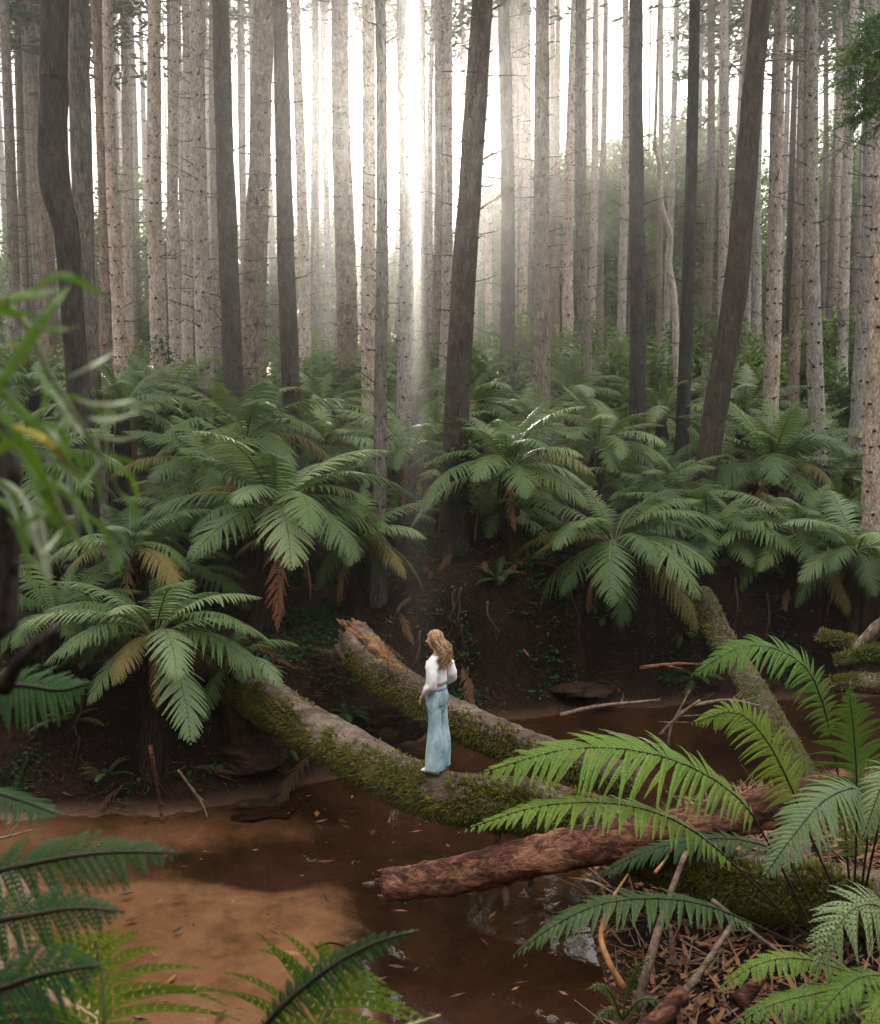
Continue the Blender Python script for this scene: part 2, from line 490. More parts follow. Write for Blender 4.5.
arng = random.Random(5)
def tree_fern(crown, L, n, label, trunkh=None, sets=FS_NEAR, dead=2, group='tree ferns on the far bank', name='tree_fern', flat=0.0, rot0=None, pale=0, lean=None):
    crown = Vector(crown)
    gz = hgt(crown.x, crown.y)
    if trunkh is not None: crown = Vector((crown.x, crown.y, gz + trunkh))
    th = max(.15, crown.z - gz)
    t = thing(name, label, 'fern', Vector((crown.x, crown.y, gz)), group)
    link('trunk', rnd.choice(FTRUNK), t, (0, 0, 0), (0, 0, rnd.uniform(0, 6)), (min(1.2, .7 + th * .15),) * 2 + (th,))
    off = rot0 if rot0 is not None else rnd.uniform(0, 6.28)
    n = int(n * 1.55) if L > 1.2 and crown.y < 30 else int(n * 1.2)
    for i in range(n):
        ph = off + i * 2.39996 + rnd.uniform(-.25, .25)
        u = i / max(1, n - 1)
        k = int(min(7, max(0, u * 6.4 + flat * .8 + rnd.uniform(-.7, .7))))
        src = sets
        if pale and i % pale == 0: src = FS_PALE  # paler fronds put the crown's highlights into the leaf colour
        if k > 3 and arng.random() < .09: src = FS_AGED
        me = rnd.choice(src[k])
        s = L * rnd.uniform(.72, 1.12) * (.8 if k == 0 else 1)
        o = link('frond', me, t, (math.cos(ph) * .05, math.sin(ph) * .05, th + rnd.uniform(-.03, .05)), (rnd.uniform(-.22, .22), 0, ph), (s, s, s))
    for i in range(dead):
        ph = rnd.uniform(0, 6.28)
        s = L * rnd.uniform(.55, .85)
        o = link('dead_frond', rnd.choice(DEAD), t, (math.cos(ph) * .07, math.sin(ph) * .07, th - .03), (0, 0, ph), (s, s, s))
    t.rotation_euler = (arng.uniform(-.13, .13), arng.uniform(-.13, .13), 0)
    return t

#            px   py   Y     L    n   label                                                                                      flat pale dead
FERNS = [
    (150, 640, 12.4, 1.45, 17, 'bright tree fern leaning over dark water with one brown dead frond hanging beneath its crown', 1.2, 2, 2),
    (258, 512, 15.0, 1.95, 18, 'largest tree fern of the bank, wide crown above the root end of the mossy log', 1.0, 4, 2),
    (55, 618, 13.4, 1.25, 13, 'dark tree fern half hidden behind the bright fern nearest the water', .5, 0, 1),
    (135, 548, 14.3, 1.25, 13, 'tree fern with rippled hanging fronds between the bright fern and the largest fern', 1.2, 5, 2),
    (243, 440, 18.8, 1.8, 16, 'tall dark green fern at the foot of the straight dark trunk above the largest fern', .4, 0, 1),
    (112, 412, 20, 1.7, 15, 'fern at the foot of the bent dark trunk', .4, 0, 1),
    (515, 470, 17.2, 1.75, 18, 'fern wrapped round the base of the thick dark trunk above the dark hollow', .9, 4, 2),
    (622, 540, 16.9, 1.85, 18, 'fern spilling over the edge of the dark hollow with fronds hanging lowest', 1.6, 0, 3),
    (590, 446, 20.5, 1.65, 16, 'fern with pale arched tops behind the fern spilling over the hollow', .8, 3, 1),
    (705, 535, 18.6, 1.8, 16, 'fern just in front of the base of the big leaning trunk', .9, 0, 1),
    (768, 470, 21.5, 2.2, 18, 'tall upright fountain shaped fern beside the leaning trunk', -.4, 0, 1),
    (795, 535, 17.8, 1.6, 16, 'low spreading fern on the bank edge below the fountain shaped fern', 1.1, 0, 1),
    (850, 548, 16.9, 1.35, 14, 'fern with pale flat fronds on the bank above the stacked mossy branches', 1.5, 2, 1),
    (405, 455, 18.8, 1.55, 15, 'fern behind the slender brown trunk that has a rusty frond tip', .9, 4, 1),
    (332, 412, 23, 1.6, 14, 'fern with light green fronds between two mid distance trunks, straw coloured dead fronds beside it', .5, 3, 3),
    (322, 448, 20.5, 1.6, 14, 'fern directly above and behind the largest fern', .7, 4, 0),
    (480, 408, 25, 1.6, 13, 'hazy fern between the thick dark trunk and the mossy footed trunk', .3, 0, 0),
    (572, 402, 26, 1.7, 14, 'hazy fern below the two pale trunks that touch', .4, 4, 0),
    (662, 418, 25.5, 1.7, 14, 'hazy fern between the straight dark trunk and the leaning trunk', .4, 4, 0),
    (408, 392, 28, 1.7, 13, 'hazy light fern below the sun', .3, 4, 0),
    (742, 412, 28, 1.7, 13, 'hazy fern behind the big leaning trunk and the fountain shaped fern', .4, 4, 0),
    (848, 478, 21.5, 1.5, 13, 'fern at the foot of the pale trunk cut by the picture edge', .6, 0, 2),
    (28, 470, 15.6, 1.5, 13, 'dark fern behind the blurred leafy twig', .7, 0, 1),
    (30, 395, 23, 1.7, 13, 'fern left of the bent dark trunk', .3, 0, 0),
    (182, 398, 24, 1.7, 14, 'fern beneath the creeper covered pale trunk', .3, 0, 0),
    (660, 500, 19.5, 1.5, 14, 'fern tucked between the straight dark trunk and the leaning trunk, lower than its hazy neighbour', .9, 5, 1),
    (540, 425, 23, 1.5, 14, 'fern with rounded crown at the foot of the straight brown trunk', .8, 2, 0),
    (195, 470, 17.2, 1.5, 14, 'fern half buried behind the rippled fern and the largest fern', .8, 0, 1),
    (236, 662, 12.85, .85, 11, 'small fern growing over the root end of the long mossy log', 1.2, 3, 1),
    (355, 540, 16.3, 1.25, 12, 'grey green fern with drooping tips on the slope above the broken log', 1.6, 2, 1),
]
for px, py, Y, L, n, lab, fl, pale, dead in FERNS:
    tree_fern(P(px, py, Y), L * 1.14, n, lab, flat=fl, pale=pale, dead=dead)
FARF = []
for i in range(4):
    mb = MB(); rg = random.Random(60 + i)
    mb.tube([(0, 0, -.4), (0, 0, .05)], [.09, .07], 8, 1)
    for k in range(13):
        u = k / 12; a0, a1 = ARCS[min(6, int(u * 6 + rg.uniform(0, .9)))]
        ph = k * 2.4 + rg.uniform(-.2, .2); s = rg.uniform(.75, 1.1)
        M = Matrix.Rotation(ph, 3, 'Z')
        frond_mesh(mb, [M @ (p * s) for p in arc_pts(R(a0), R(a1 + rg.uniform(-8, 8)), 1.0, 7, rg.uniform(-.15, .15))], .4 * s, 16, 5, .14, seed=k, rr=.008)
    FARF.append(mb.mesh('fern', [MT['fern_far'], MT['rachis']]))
YOUNG = []
for i in range(3):
    mb = MB(); rg = random.Random(160 + i)
    for k in range(8):
        a0, a1 = ARCS[rg.randint(1, 6)]; s_ = rg.uniform(.6, 1.1)
        M = Matrix.Rotation(k * 2.4 + rg.uniform(-.3, .3), 3, 'Z')
        frond_mesh(mb, [M @ (p * s_) for p in arc_pts(R(a0), R(a1), 1.0, 7, rg.uniform(-.2, .2))], .34 * s_, 16, 5, .16, seed=k + 40, rr=.008)
    YOUNG.append(mb.mesh('fern', [MT['fern'], MT['rachis_dark']]))
# fern bed running back under the trees
taken = [(P(a, b, c).x, c) for a, b, c, *_ in FERNS]
cnt = 0; tries = 0
while cnt < 165 and tries < 16000:
    tries += 1
    Y = 15.5 + 46 * rnd.random() ** 1.35
    x = rnd.uniform(-.52, .52) * Y
    if Y - lerp_tab(FAR, x) < 1.9: continue
    if any((x - a) ** 2 + (Y - b) ** 2 < (.86 + Y * .009) ** 2 for a, b in taken): continue
    taken.append((x, Y)); cnt += 1
    near = Y < 30
    if near:
        tree_fern((x, Y, 0), rnd.uniform(1.25, 1.75), 12, 'fern in the dense bed between the named ferns under the trunks', trunkh=rnd.uniform(.25, .7), sets=FS_NEAR, dead=1, flat=.4, group='ferns of the dense bed', name='fern', pale=4)
    else:
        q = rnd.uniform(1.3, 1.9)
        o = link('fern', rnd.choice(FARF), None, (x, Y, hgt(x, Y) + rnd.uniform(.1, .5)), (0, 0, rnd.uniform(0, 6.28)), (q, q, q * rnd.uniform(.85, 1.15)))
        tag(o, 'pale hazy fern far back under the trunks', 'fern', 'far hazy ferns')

# ------------------------------------------------------------------ conifer trunks
TRUNKS = {}
def trunk_mesh(mat, seed, stubs=1.0, hh=30.0):
    rg = random.Random(seed)
    mb = MB()
    n = 46
    pts, rad = [], []
    for i in range(n):
        t = i / (n - 1)
        z = -1.0 + (hh + 1) * t ** 1.25
        pts.append(Vector((.05 * math.sin(z * .31 + seed), .05 * math.cos(z * .23 + seed * 2), z)))
        rad.append(.2 * (1 - .62 * max(0, z) / hh) * (1 + .35 * math.exp(-max(0, z) * 1.6)))
    mb.tube(pts, rad, 14, 0, wob=.10, seed=seed, wfreq=2.2)
    z = 1.2
    while z < 26:
        r = .2 * (1 - .62 * z / hh)
        c = Vector((.05 * math.sin(z * .31 + seed), .05 * math.cos(z * .23 + seed * 2), z))
        k = rg.randint(3, 6)
        a0 = rg.uniform(0, 6.28)
        for j in range(k):
            a = a0 + j * 6.283 / k + rg.uniform(-.3, .3)
            d = Vector((math.cos(a), math.sin(a), 0))
            zz = rg.uniform(-.07, .07)
            p = c + d * r * .85 + Vector((0, 0, zz))
            # knot collar
            mb.tube([p, p + d * r * .28], [r * .30, r * .13], 6, 1)
            if rg.random() < .55 * stubs:
                l = rg.choice([.1, .14, .2, .3, .5]) * rg.uniform(.7, 1.3)
                e = p + d * l * .7 + Vector((0, 0, rg.uniform(-.1, .4) * l))
                e2 = e + d * l * .5 + Vector((rg.uniform(-.1, .1) * l, rg.uniform(-.1, .1) * l, rg.uniform(0, .5) * l))
                mb.tube([p, e, e2], [.018, .012, .004], 4, 1, cap=False)
        z += rg.uniform(.42, .78)
    return mb.mesh('trunk', [mat, MT['bark_dark']])
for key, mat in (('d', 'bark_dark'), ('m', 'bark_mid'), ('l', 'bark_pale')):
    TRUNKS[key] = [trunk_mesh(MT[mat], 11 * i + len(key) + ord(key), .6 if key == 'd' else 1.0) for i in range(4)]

crng = random.Random(31)
CROWNS = []
for i in range(3):
    rg = random.Random(90 + i)
    mb = MB()
    for k in range(46):
        z = k / 46
        a = k * 2.4 + rg.uniform(-.4, .4)
        l = (2.6 * (1 - z) + .4) * rg.uniform(.7, 1.15)
        base = Vector((0, 0, z * 9))
        d = Vector((math.cos(a), math.sin(a), rg.uniform(-.15, .25)))
        mb.tube([base, base + d * l * .6, base + d * l + Vector((0, 0, -.15))], [.035, .02, .006], 4, 1, cap=False)
        for q in range(24):
            e = rg.uniform(.2, 1.05)
            p = base + d * l * e + Vector((rg.gauss(0, .22), rg.gauss(0, .22), rg.gauss(0, .14)))
            dd = Vector((rg.gauss(0, 1), rg.gauss(0, 1), rg.gauss(-.2, .5))).normalized()
            sd = dd.cross(Vector((rg.gauss(0, 1), rg.gauss(0, 1), rg.gauss(0, 1)))).normalized() * .07
            mb.face([p, p + dd * .2 + sd, p + dd * .5, p + dd * .2 - sd], 0)
    CROWNS.append(mb.mesh('crown', [MT['needles'], MT['bark_mid']]))

def dead_branch(parent, p0, d, l, forks=3, r=.018, mat='twig', name='dead_branch'):
    mb = MB()
    rg = random.Random(int(abs(p0[2]) * 1000) + forks)
    d = Vector(d).normalized()
    pts = [Vector(p0)]
    for i in range(5):
        pts.append(pts[-1] + (d + Vector((rg.uniform(-.18, .18), rg.uniform(-.18, .18), rg.uniform(-.1, .22)))) * l / 5)
    mb.tube(pts, [r * (1 - .17 * i) for i in range(6)], 5, 0)
    for i in range(forks):
        q = pts[rg.randint(1, 4)]
        e = (d + Vector((rg.uniform(-.8, .8), rg.uniform(-.8, .8), rg.uniform(-.5, .9)))).normalized() * l * rg.uniform(.2, .4)
        mb.tube([q, q + e * .5 + Vector((0, 0, .02)), q + e], [r * .5, r * .35, r * .1], 4, 0, cap=False)
    return mb.build(name, MT[mat], parent)

def leaf_cloud(mb, c, rad, n, size, rg, m=0, aspect=.38):
    for i in range(n):
        p = Vector(c) + Vector((rg.gauss(0, rad[0]), rg.gauss(0, rad[1]), rg.gauss(0, rad[2])))
        dd = Vector((rg.gauss(0, 1), rg.gauss(0, 1), rg.gauss(-.1, .6))).normalized()
        sd = dd.cross(Vector((rg.gauss(0, 1), rg.gauss(0, 1), rg.gauss(0, 1)))).normalized() * size * aspect
        s = size * rg.uniform(.6, 1.3)
        mb.face([p, p + dd * s * .5 + sd, p + dd * s, p + dd * s * .5 - sd], m)

def conifer(xt, xb, yb, w, tone, label, Y=None, dia=.42, group='tall plantation conifers', yt=0, creeper=0, branches=(), crown=True, name='conifer_tree', crown_z=None):
    Y = Y or dia * 1000 / w
    r = w / 1000 * math.sqrt(Y * Y) / 2 * 1.02
    pb, pt = P(xb, yb, Y), P(xt, yt, Y)
    d = (pt - pb) / (pt.z - pb.z)
    gz = hgt(pb.x, Y)
    base = pb + d * (gz - pb.z)
    gz = hgt(base.x, base.y); base.z = gz
    t = thing(name, label, 'tree', base, group)
    top = CAMZ + .36 * Y + 1.5
    hgt_tot = (top - gz) + 9.5
    q = Vector((0, 0, 1)).rotation_difference(d.normalized())
    e = (q @ Quaternion((0, 0, 1), rnd.uniform(0, 6.28))).to_euler()
    zs = hgt_tot / 30
    o = link('trunk', rnd.choice(TRUNKS[tone]), t, (0, 0, 0), e, (r / .185, r / .185, zs))
    if crown and not (510 < xb < 645 and Y > 26) and (crown_z or crng.random() < .5):
        cp = d * ((crown_z - gz) if crown_z else (top - gz)) * (1 if crown_z else rnd.uniform(.72, 1) if Y > 38 else 1)
        link('crown', rnd.choice(CROWNS), t, cp, (0, 0, rnd.uniform(0, 6)), (1.15, 1.15, 1.05))
    for (py, side, l, upz) in branches:
        pp = P(xb + (xt - xb) * (yb - py) / (yb - yt), py, Y) - base
        dead_branch(t, pp + Vector((side * r * .8, -.05, 0)), (side, rnd.uniform(-.5, .2), upz), l)
    if creeper:
        rg = random.Random(int(xb))
        mb = MB()
        for k in range(int(26 * creeper)):
            z = rg.uniform(.2, creeper * 2.2)
            a = rg.uniform(0, 6.28)
            c = d * z + Vector((math.cos(a) * r * 1.1, math.sin(a) * r * 1.1, 0))
            leaf_cloud(mb, c, (.10, .10, .16), 26, .10, rg)
        mb.build('creeper', MT['bushdark'], t)
    return t

CON = [
 # xt  xb   yb   w  tone label
 (6, 14, 285, 11, 'm', 'slim brown conifer trunk standing closest to the picture\'s top left corner'),
 (17, 24, 292, 9, 'm', 'slim brown trunk, second in from the top left corner'),
 (31, 46, 300, 9, 'm', 'slim trunk beside the big bent dark trunk on its outer side'),
 (96, 106, 330, 12, 'm', 'grey brown trunk immediately behind the reddish footed trunk'),
 (108, 119, 330, 13, 'l', 'pale trunk leaning slightly between the reddish footed trunk and a thin greenish trunk'),
 (122, 131, 335, 9, 'l', 'narrow pale trunk pressed behind the leaning pale trunk'),
 (128, 134, 300, 6, 'm', 'thin greenish far trunk in the bright gap beside the creeper covered trunk'),
 (173, 176, 325, 12, 'l', 'pale trunk next to the creeper covered trunk'),
 (185, 188, 330, 11, 'l', 'pale trunk just behind the trunk with forked dead branches'),
 (213, 214, 340, 5, 'l', 'very thin pale trunk between the forked branch trunk and the straight dark trunk'),
 (242, 245, 340, 7, 'm', 'thin trunk behind the broad brown trunk and the straight dark trunk'),
 (259, 258, 345, 24, 'm', 'broad brown trunk with rough whorled bark beside the straight dark trunk'),
 (279, 293, 390, 18, 'd', 'dark knobbly trunk beside the broad brown trunk'),
 (296, 306, 370, 12, 'l', 'pale trunk tight against the dark knobbly trunk'),
 (314, 316, 380, 9, 'm', 'slim brown trunk between the dark knobbly trunk and the trunk with short side stubs'),
 (326, 328, 365, 7, 'l', 'slim pale trunk next to the trunk with short side stubs'),
 (344, 344, 388, 21, 'm', 'straight brown trunk with a row of short side stubs'),
 (366, 371, 345, 15, 'l', 'washed out pink trunk behind the slender brown trunk'),
 (403, 404, 358, 15, 'l', 'pale glowing trunk on the near side of the sun'),
 (411, 412, 355, 5, 'm', 'thinnest trunk directly under the sun'),
 (432, 429, 358, 7, 'l', 'thin pale trunk just under the sun, thicker than its neighbour'),
 (438, 437, 362, 9, 'm', 'brown trunk behind the sun glare close to the thick dark trunk'),
 (449, 444, 365, 11, 'l', 'pink washed trunk between the sun and the thick dark trunk'),
 (527, 523, 355, 9, 'l', 'narrow pale trunk between the mossy footed trunk and the straight brown trunk'),
 (516, 514, 350, 7, 'l', 'thin pale trunk right behind the mossy footed trunk'),
 (554, 552, 365, 6, 'm', 'thin shaded trunk peeping out behind the straight brown trunk'),
 (574, 568, 372, 11, 'l', 'bluish white trunk with dark knots'),
 (582, 584, 378, 13, 'm', 'brown trunk overlapping the bluish white trunk'),
 (597, 591, 350, 8, 'l', 'narrow pale trunk leaning in behind the brown trunk beside the bluish white one'),
 (626, 621, 388, 8, 'l', 'thin pale trunk just beside the straight dark trunk at the open sky gap'),
 (661, 659, 378, 6, 'm', 'thin dark trunk next to the dead twisted stem'),
 (711, 707, 370, 9, 'm', 'slim brown trunk behind the slightly leaning dark trunk'),
 (725, 721, 372, 11, 'l', 'pale brown trunk between the slightly leaning dark trunk and the big leaning trunk'),
 (757, 757, 395, 9, 'l', 'pale trunk partly covered by the big leaning trunk'),
 (783, 769, 388, 15, 'l', 'whitish knotty trunk on the far side of the big leaning trunk'),
 (797, 789, 350, 7, 'd', 'thin dark trunk between the two whitest trunks'),
 (803, 794, 418, 11, 'm', 'pinkish brown trunk close beside the whitest trunk'),
 (840, 836, 365, 8, 'l', 'slim hazy trunk beyond the whitest trunk'),
 (826, 824, 340, 6, 'm', 'thinnest hazy trunk next to the whitest trunk'),
 (854, 841, 425, 11, 'l', 'reddish pale trunk leaning toward the whitest trunk'),
 (872, 858, 430, 14, 'l', 'broad pale trunk with dark rings near the picture edge'),
 (700, 697, 350, 5, 'm', 'hairline trunk beside the slightly leaning dark trunk'),
 (476, 474, 360, 6, 'l', 'thin pale trunk hidden behind the thick dark trunk on its sun side'),
 (490, 489, 362, 7, 'l', 'thin bright trunk in the gap beyond the thick dark trunk'),
 (64, 64, 330, 8, 'm', 'slim shaded trunk behind the bent dark trunk'),
]
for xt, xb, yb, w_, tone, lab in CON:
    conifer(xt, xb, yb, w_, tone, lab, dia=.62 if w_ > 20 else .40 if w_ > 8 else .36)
br = []
conifer(154, 160, 345, 16, 'l', 'pale trunk wrapped in dark creeper at its foot', creeper=1.4)
conifer(199, 204, 365, 17, 'l', 'pale brown trunk with forked dead branches up its length', branches=[(18, -1, .9, .5), (18, 1, .45, .8), (50, -1, 1.2, .45), (52, 1, .5, .9), (85, -1, 1.0, .4), (84, 1, .5, .7), (115, -1, .7, .5), (113, 1, .8, .9), (150, 1, .5, .5), (178, -1, 1.1, .4), (176, 1, .7, .6), (245, 1, .7, .8), (247, -1, .5, .7), (275, 1, .7, .9)])
conifer(222, 235, 408, 20, 'd', 'straight dark trunk rising from the ferns, cleanest of the near trunks', Y=21)
conifer(379, 381, 440, 13, 'm', 'slender brown trunk standing in front of the others near the sun', Y=17.3)
conifer(480, 457, 480, 25, 'd', 'thick dark trunk beside the sun rooted at the dark hollow', Y=17.6, creeper=.9, branches=[(210, 1, .7, .6), (160, 1, .6, .5), (12, 1, .9, .6)])
conifer(503, 507, 372, 15, 'd', 'dark trunk with a mossy leafy foot beyond the thick dark trunk', Y=27, creeper=1.5, branches=[(55, 1, 1.3, .35), (225, 1, .8, 1.0), (215, 1, .7, .7)])
conifer(545, 540, 414, 17, 'm', 'straight brown trunk with dark knots rising from the rounded fern', Y=24, branches=[(170, 1, .5, .6), (205, 1, .5, .3), (95, -1, .4, .6)])
conifer(638, 635, 442, 16, 'd', 'straight dark trunk beside the open sky gap', Y=24)
conifer(695, 682, 428, 13, 'd', 'slightly leaning dark trunk between the dead twisted stem and the big leaning trunk', Y=25, branches=[(168, 1, .7, .4), (130, 1, .5, .7)])
conifer(810, 817, 432, 16, 'l', 'whitest trunk, studded with dark broken stubs', Y=23, branches=[(40, -1, .6, .4), (95, 1, .5, .6), (62, -1, 1.2, .1), (150, -1, .5, .5), (160, 1, .6, .5)])
conifer(888, 873, 500, 20, 'l', 'pale trunk cut by the picture edge with reddish peeling foot', Y=19.5)

conifer(437, 435, 356, 6, 'l', 'thin pale trunk with a low ragged crown just above the sun', Y=68, crown_z=25.5)
conifer(398, 399, 356, 6, 'l', 'thin pale trunk with a ragged crown behind the pale glowing trunk', Y=78, crown_z=29)
# big leaning trunk and bent trunk: their own curved meshes
def custom_trunk(name, px_pts, Y, mat, label, widths, branches=(), cat='tree', group='tall plantation conifers', crown=True, dY=0.0, knots=True):
    pts = [P(a, b, Y + dY * i) for i, (a, b) in enumerate(px_pts)]
    d = (pts[-1] - pts[-2]).normalized()
    top = CAMZ + .36 * Y + 1.5
    ext = pts[-1] + d * ((top - pts[-1].z) / d.z + 9)
    crown_at = pts[-1] + d * ((top - pts[-1].z) / d.z)
    b0 = pts[0]; d0 = (pts[1] - pts[0]).normalized()
    gz = hgt(b0.x, b0.y)
    base = b0 + d0 * ((gz - b0.z) / d0.z)
    t = thing(name, label, cat, base, group)
    allp = [base - d0 * .5] + pts + [ext]
    wd = [widths[0] * 1.15] + list(widths) + [widths[-1] * .4]
    nn = 90
    line = spline(allp, nn)
    rad = []
    for i in range(nn):
        s = i / (nn - 1) * (len(wd) - 1); a = min(int(s), len(wd) - 2)
        rad.append((wd[a] + (wd[a + 1] - wd[a]) * (s - a)) / 2000 * Y)
    mb = MB()
    mb.tube([p - base for p in line], rad, 20, 0, wob=.10, seed=Y, wfreq=1.2)
    rg = random.Random(int(Y * 10))
    if knots:
        for i in range(6, nn - 20):
            if rg.random() < .5:
                a = rg.uniform(0, 6.28); dd = Vector((math.cos(a), math.sin(a), .1))
                p = line[i] - base + dd * rad[i] * .85
                mb.tube([p, p + dd * rad[i] * .3], [rad[i] * .2, rad[i] * .06], 6, 0)
    mb.build('trunk', mat, t)
    if crown: link('crown', CROWNS[1], t, crown_at - base, (0, 0, 1), (1.2, 1.2, 1.05))
    for (px, py, side, l, upz) in branches:
        dead_branch(t, P(px, py, Y) - base, (side, rnd.uniform(-.2, .2), upz), l, 2)
    return t
custom_trunk('conifer_tree', [(703, 492), (717, 400), (735, 290), (744, 200), (752, 100), (762, 0)], 20.5, MT['bark_dark'], 'big leaning dark trunk that tilts across the whole forest wall', (24, 23.5, 23, 22, 20, 18), [(766, 61, 1, 1.3, .02), (745, 210, 1, .6, .3), (742, 225, 1, .5, .35), (724, 385, 1, .5, .1)], knots=False)
custom_trunk('conifer_tree', [(78, 385), (72, 300), (66, 230), (55, 185), (53, 140), (54, 80), (55, 0)], 16.5, MT['bark_dark'], 'big bent dark trunk with a kink half way up', (22, 22, 24, 28, 27, 26, 26), knots=False)
custom_trunk('conifer_tree', [(93, 392), (88, 300), (83, 210), (80, 100), (78, 0)], 19.5, MT['bark_mid'], 'reddish footed trunk pressed close behind the bent dark trunk', (17, 17, 19, 20, 20))
custom_trunk('dead_tree', [(677, 372), (674, 300), (668, 262), (670, 235), (661, 205), (660, 170), (655, 140), (656, 108)], 34, MT['bark_pale'], 'thin dead twisted pale stem, forking in the open sky gap', (7, 7, 7, 6, 6, 5, 4, 3), [(668, 240, -1, 1.8, 1.6), (664, 215, 1, 2.0, 1.8), (658, 160, -1, 1.8, 2.2), (660, 190, 1, 1.5, 2)], crown=False, group=None, knots=False)

# further hazy trunks filling the depth of the plantation
cnt = 0
used = [c[1] for c in CON]
for k in range(175):
    Y = rnd.uniform(40, 110)
    px = rnd.uniform(-10, 890)
    if 414 < px < 423: continue
    if 592 < px < 690 and rnd.random() < .6: continue
    w_ = rnd.uniform(.30, .46) * 1000 / Y
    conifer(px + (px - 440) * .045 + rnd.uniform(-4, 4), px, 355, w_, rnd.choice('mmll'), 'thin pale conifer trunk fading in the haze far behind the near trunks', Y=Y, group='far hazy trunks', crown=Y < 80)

# ------------------------------------------------------------------ far broadleaf trees and understorey bushes
BT = []
for i in range(4):
    rg = random.Random(300 + i)
    tr = MB()
    tr.tube([(0, 0, -.5), (.1, 0, 3), (-.1, .1, 6.5), (0, 0, 9)], [.22, .17, .1, .04], 8, 0)
    cr = MB()
    for k in range(30):
        z = rg.uniform(1.6, 10)
        rr = 2.3 * math.sin(math.pi * min(1, (z - .6) / 9.9)) ** .7
        a = rg.uniform(0, 6.28); q = rr * math.sqrt(rg.random())
        c = Vector((math.cos(a) * q, math.sin(a) * q, z))
        tr.tube([(0, 0, max(1, z - 1.6)), c * .6 + Vector((0, 0, (z - .6) * .4)), c], [.05, .03, .01], 4, 0, cap=False)
        leaf_cloud(cr, c, (.45, .45, .32), 125, .22, rg)
    BT.append((tr.mesh('trunk', MT['bark_mid']), cr.mesh('crown', MT['tree_leaf'])))
def far_tree(px, Y, h, wid, label, group):
    if 400 < px < 436: h = min(h, 17.5)
    p = P(px, 360, Y)
    t = thing('broadleaf_tree', label, 'tree', (p.x, Y, hgt(p.x, Y)), group)
    a, b = rnd.choice(BT)
    s = h / 10.3
    rz = rnd.uniform(0, 6)
    link('trunk', a, t, (0, 0, 0), (0, 0, rz), (s * wid, s * wid, s)); link('crown', b, t, (0, 0, 0), (0, 0, rz), (s * wid, s * wid, s))
for k in range(100):
    px = -40 + 960 * (k + rnd.random()) / 100
    Y = rnd.uniform(66, 112)
    h = rnd.uniform(9, 15)
    if 470 < px < 700: h *= 1.2
    if 690 < px: h *= 1.35
    if px < 350: h *= 1.05
    far_tree(px, Y, h, rnd.uniform(.8, 1.15), 'pale green leafy tree dissolving in haze at the back of the forest', 'hazy leafy trees at the back')
far_tree(604, 98, 23, .6, 'tallest hazy leafy tree beside the open sky gap', 'hazy leafy trees at the back')
far_tree(420, 97, 17.5, .8, 'hazy leafy tree rising to just below the sun', 'hazy leafy trees at the back')
far_tree(655, 88, 17, .9, 'hazy leafy tree under the open sky gap', 'hazy leafy trees at the back')

BUSH = []
for i in range(3):
    rg = random.Random(400 + i)
    st, fo = MB(), MB()
    for k in range(22):
        a = rg.uniform(0, 6.28); l = rg.uniform(.5, 1.0)
        e = Vector((math.cos(a) * .42 * l, math.sin(a) * .42 * l, l))
        st.tube([(0, 0, -.1), e * .5 + Vector((0, 0, .08)), e], [.014, .009, .003], 4, 0, cap=False)
        for q in range(6):
            c = e * (.45 + .11 * q)
            leaf_cloud(fo, c, (.06, .06, .06), 30, .075, rg, aspect=.22)
    BUSH.append((st.mesh('stem', MT['twig']), fo.mesh('foliage', MT['bush'])))
BUSHES = [(262, 395, 25, 3.0, 'feathery green bush in front of the broad brown trunk'), (338, 380, 30, 3.2, 'feathery bush beside the trunk with short side stubs'),
 (165, 385, 24, 2.4, 'feathery bush at the foot of the creeper covered trunk'), (222, 370, 30, 2.6, 'light bush behind the straight dark trunk'),
 (520, 385, 27, 3.6, 'leafy bush at the foot of the mossy footed trunk'), (610, 388, 34, 3.6, 'yellow green bush below the open sky gap'),
 (655, 380, 36, 3.6, 'bush behind the straight dark trunk near the dead twisted stem'), (745, 385, 34, 3.0, 'yellow green bush behind the big leaning trunk'),
 (785, 370, 40, 4.0, 'bush between the whitish knotty trunk and the whitest trunk'), (845, 370, 38, 4.5, 'dark bush beyond the whitest trunk'),
 (555, 370, 42, 4.5, 'hazy bush below the bluish white trunk'), (375, 365, 42, 3.5, 'hazy bush below the washed out pink trunk'),
 (300, 365, 42, 3.5, 'hazy bush behind the dark knobbly trunk'), (120, 360, 36, 3.0, 'bush behind the reddish footed trunk'), (40, 360, 34, 3.2, 'bush behind the bent dark trunk'),
 (450, 362, 44, 3.6, 'hazy bush behind the thick dark trunk'), (700, 360, 46, 4.5, 'hazy bush between the two leaning trunks'), (868, 400, 30, 3, 'bush at the picture edge among the pale trunks')]
for px, py, Y, h, lab in BUSHES:
    p = P(px, py, Y)
    t = thing('bush', lab, 'bush', (p.x, Y, hgt(p.x, Y)), 'understorey bushes')
    a, b = rnd.choice(BUSH); rz = rnd.uniform(0, 6)
    for nm, me in (('stem', a), ('foliage', b)): link(nm, me, t, (0, 0, 0), (0, 0, rz), (h, h, h * .95))

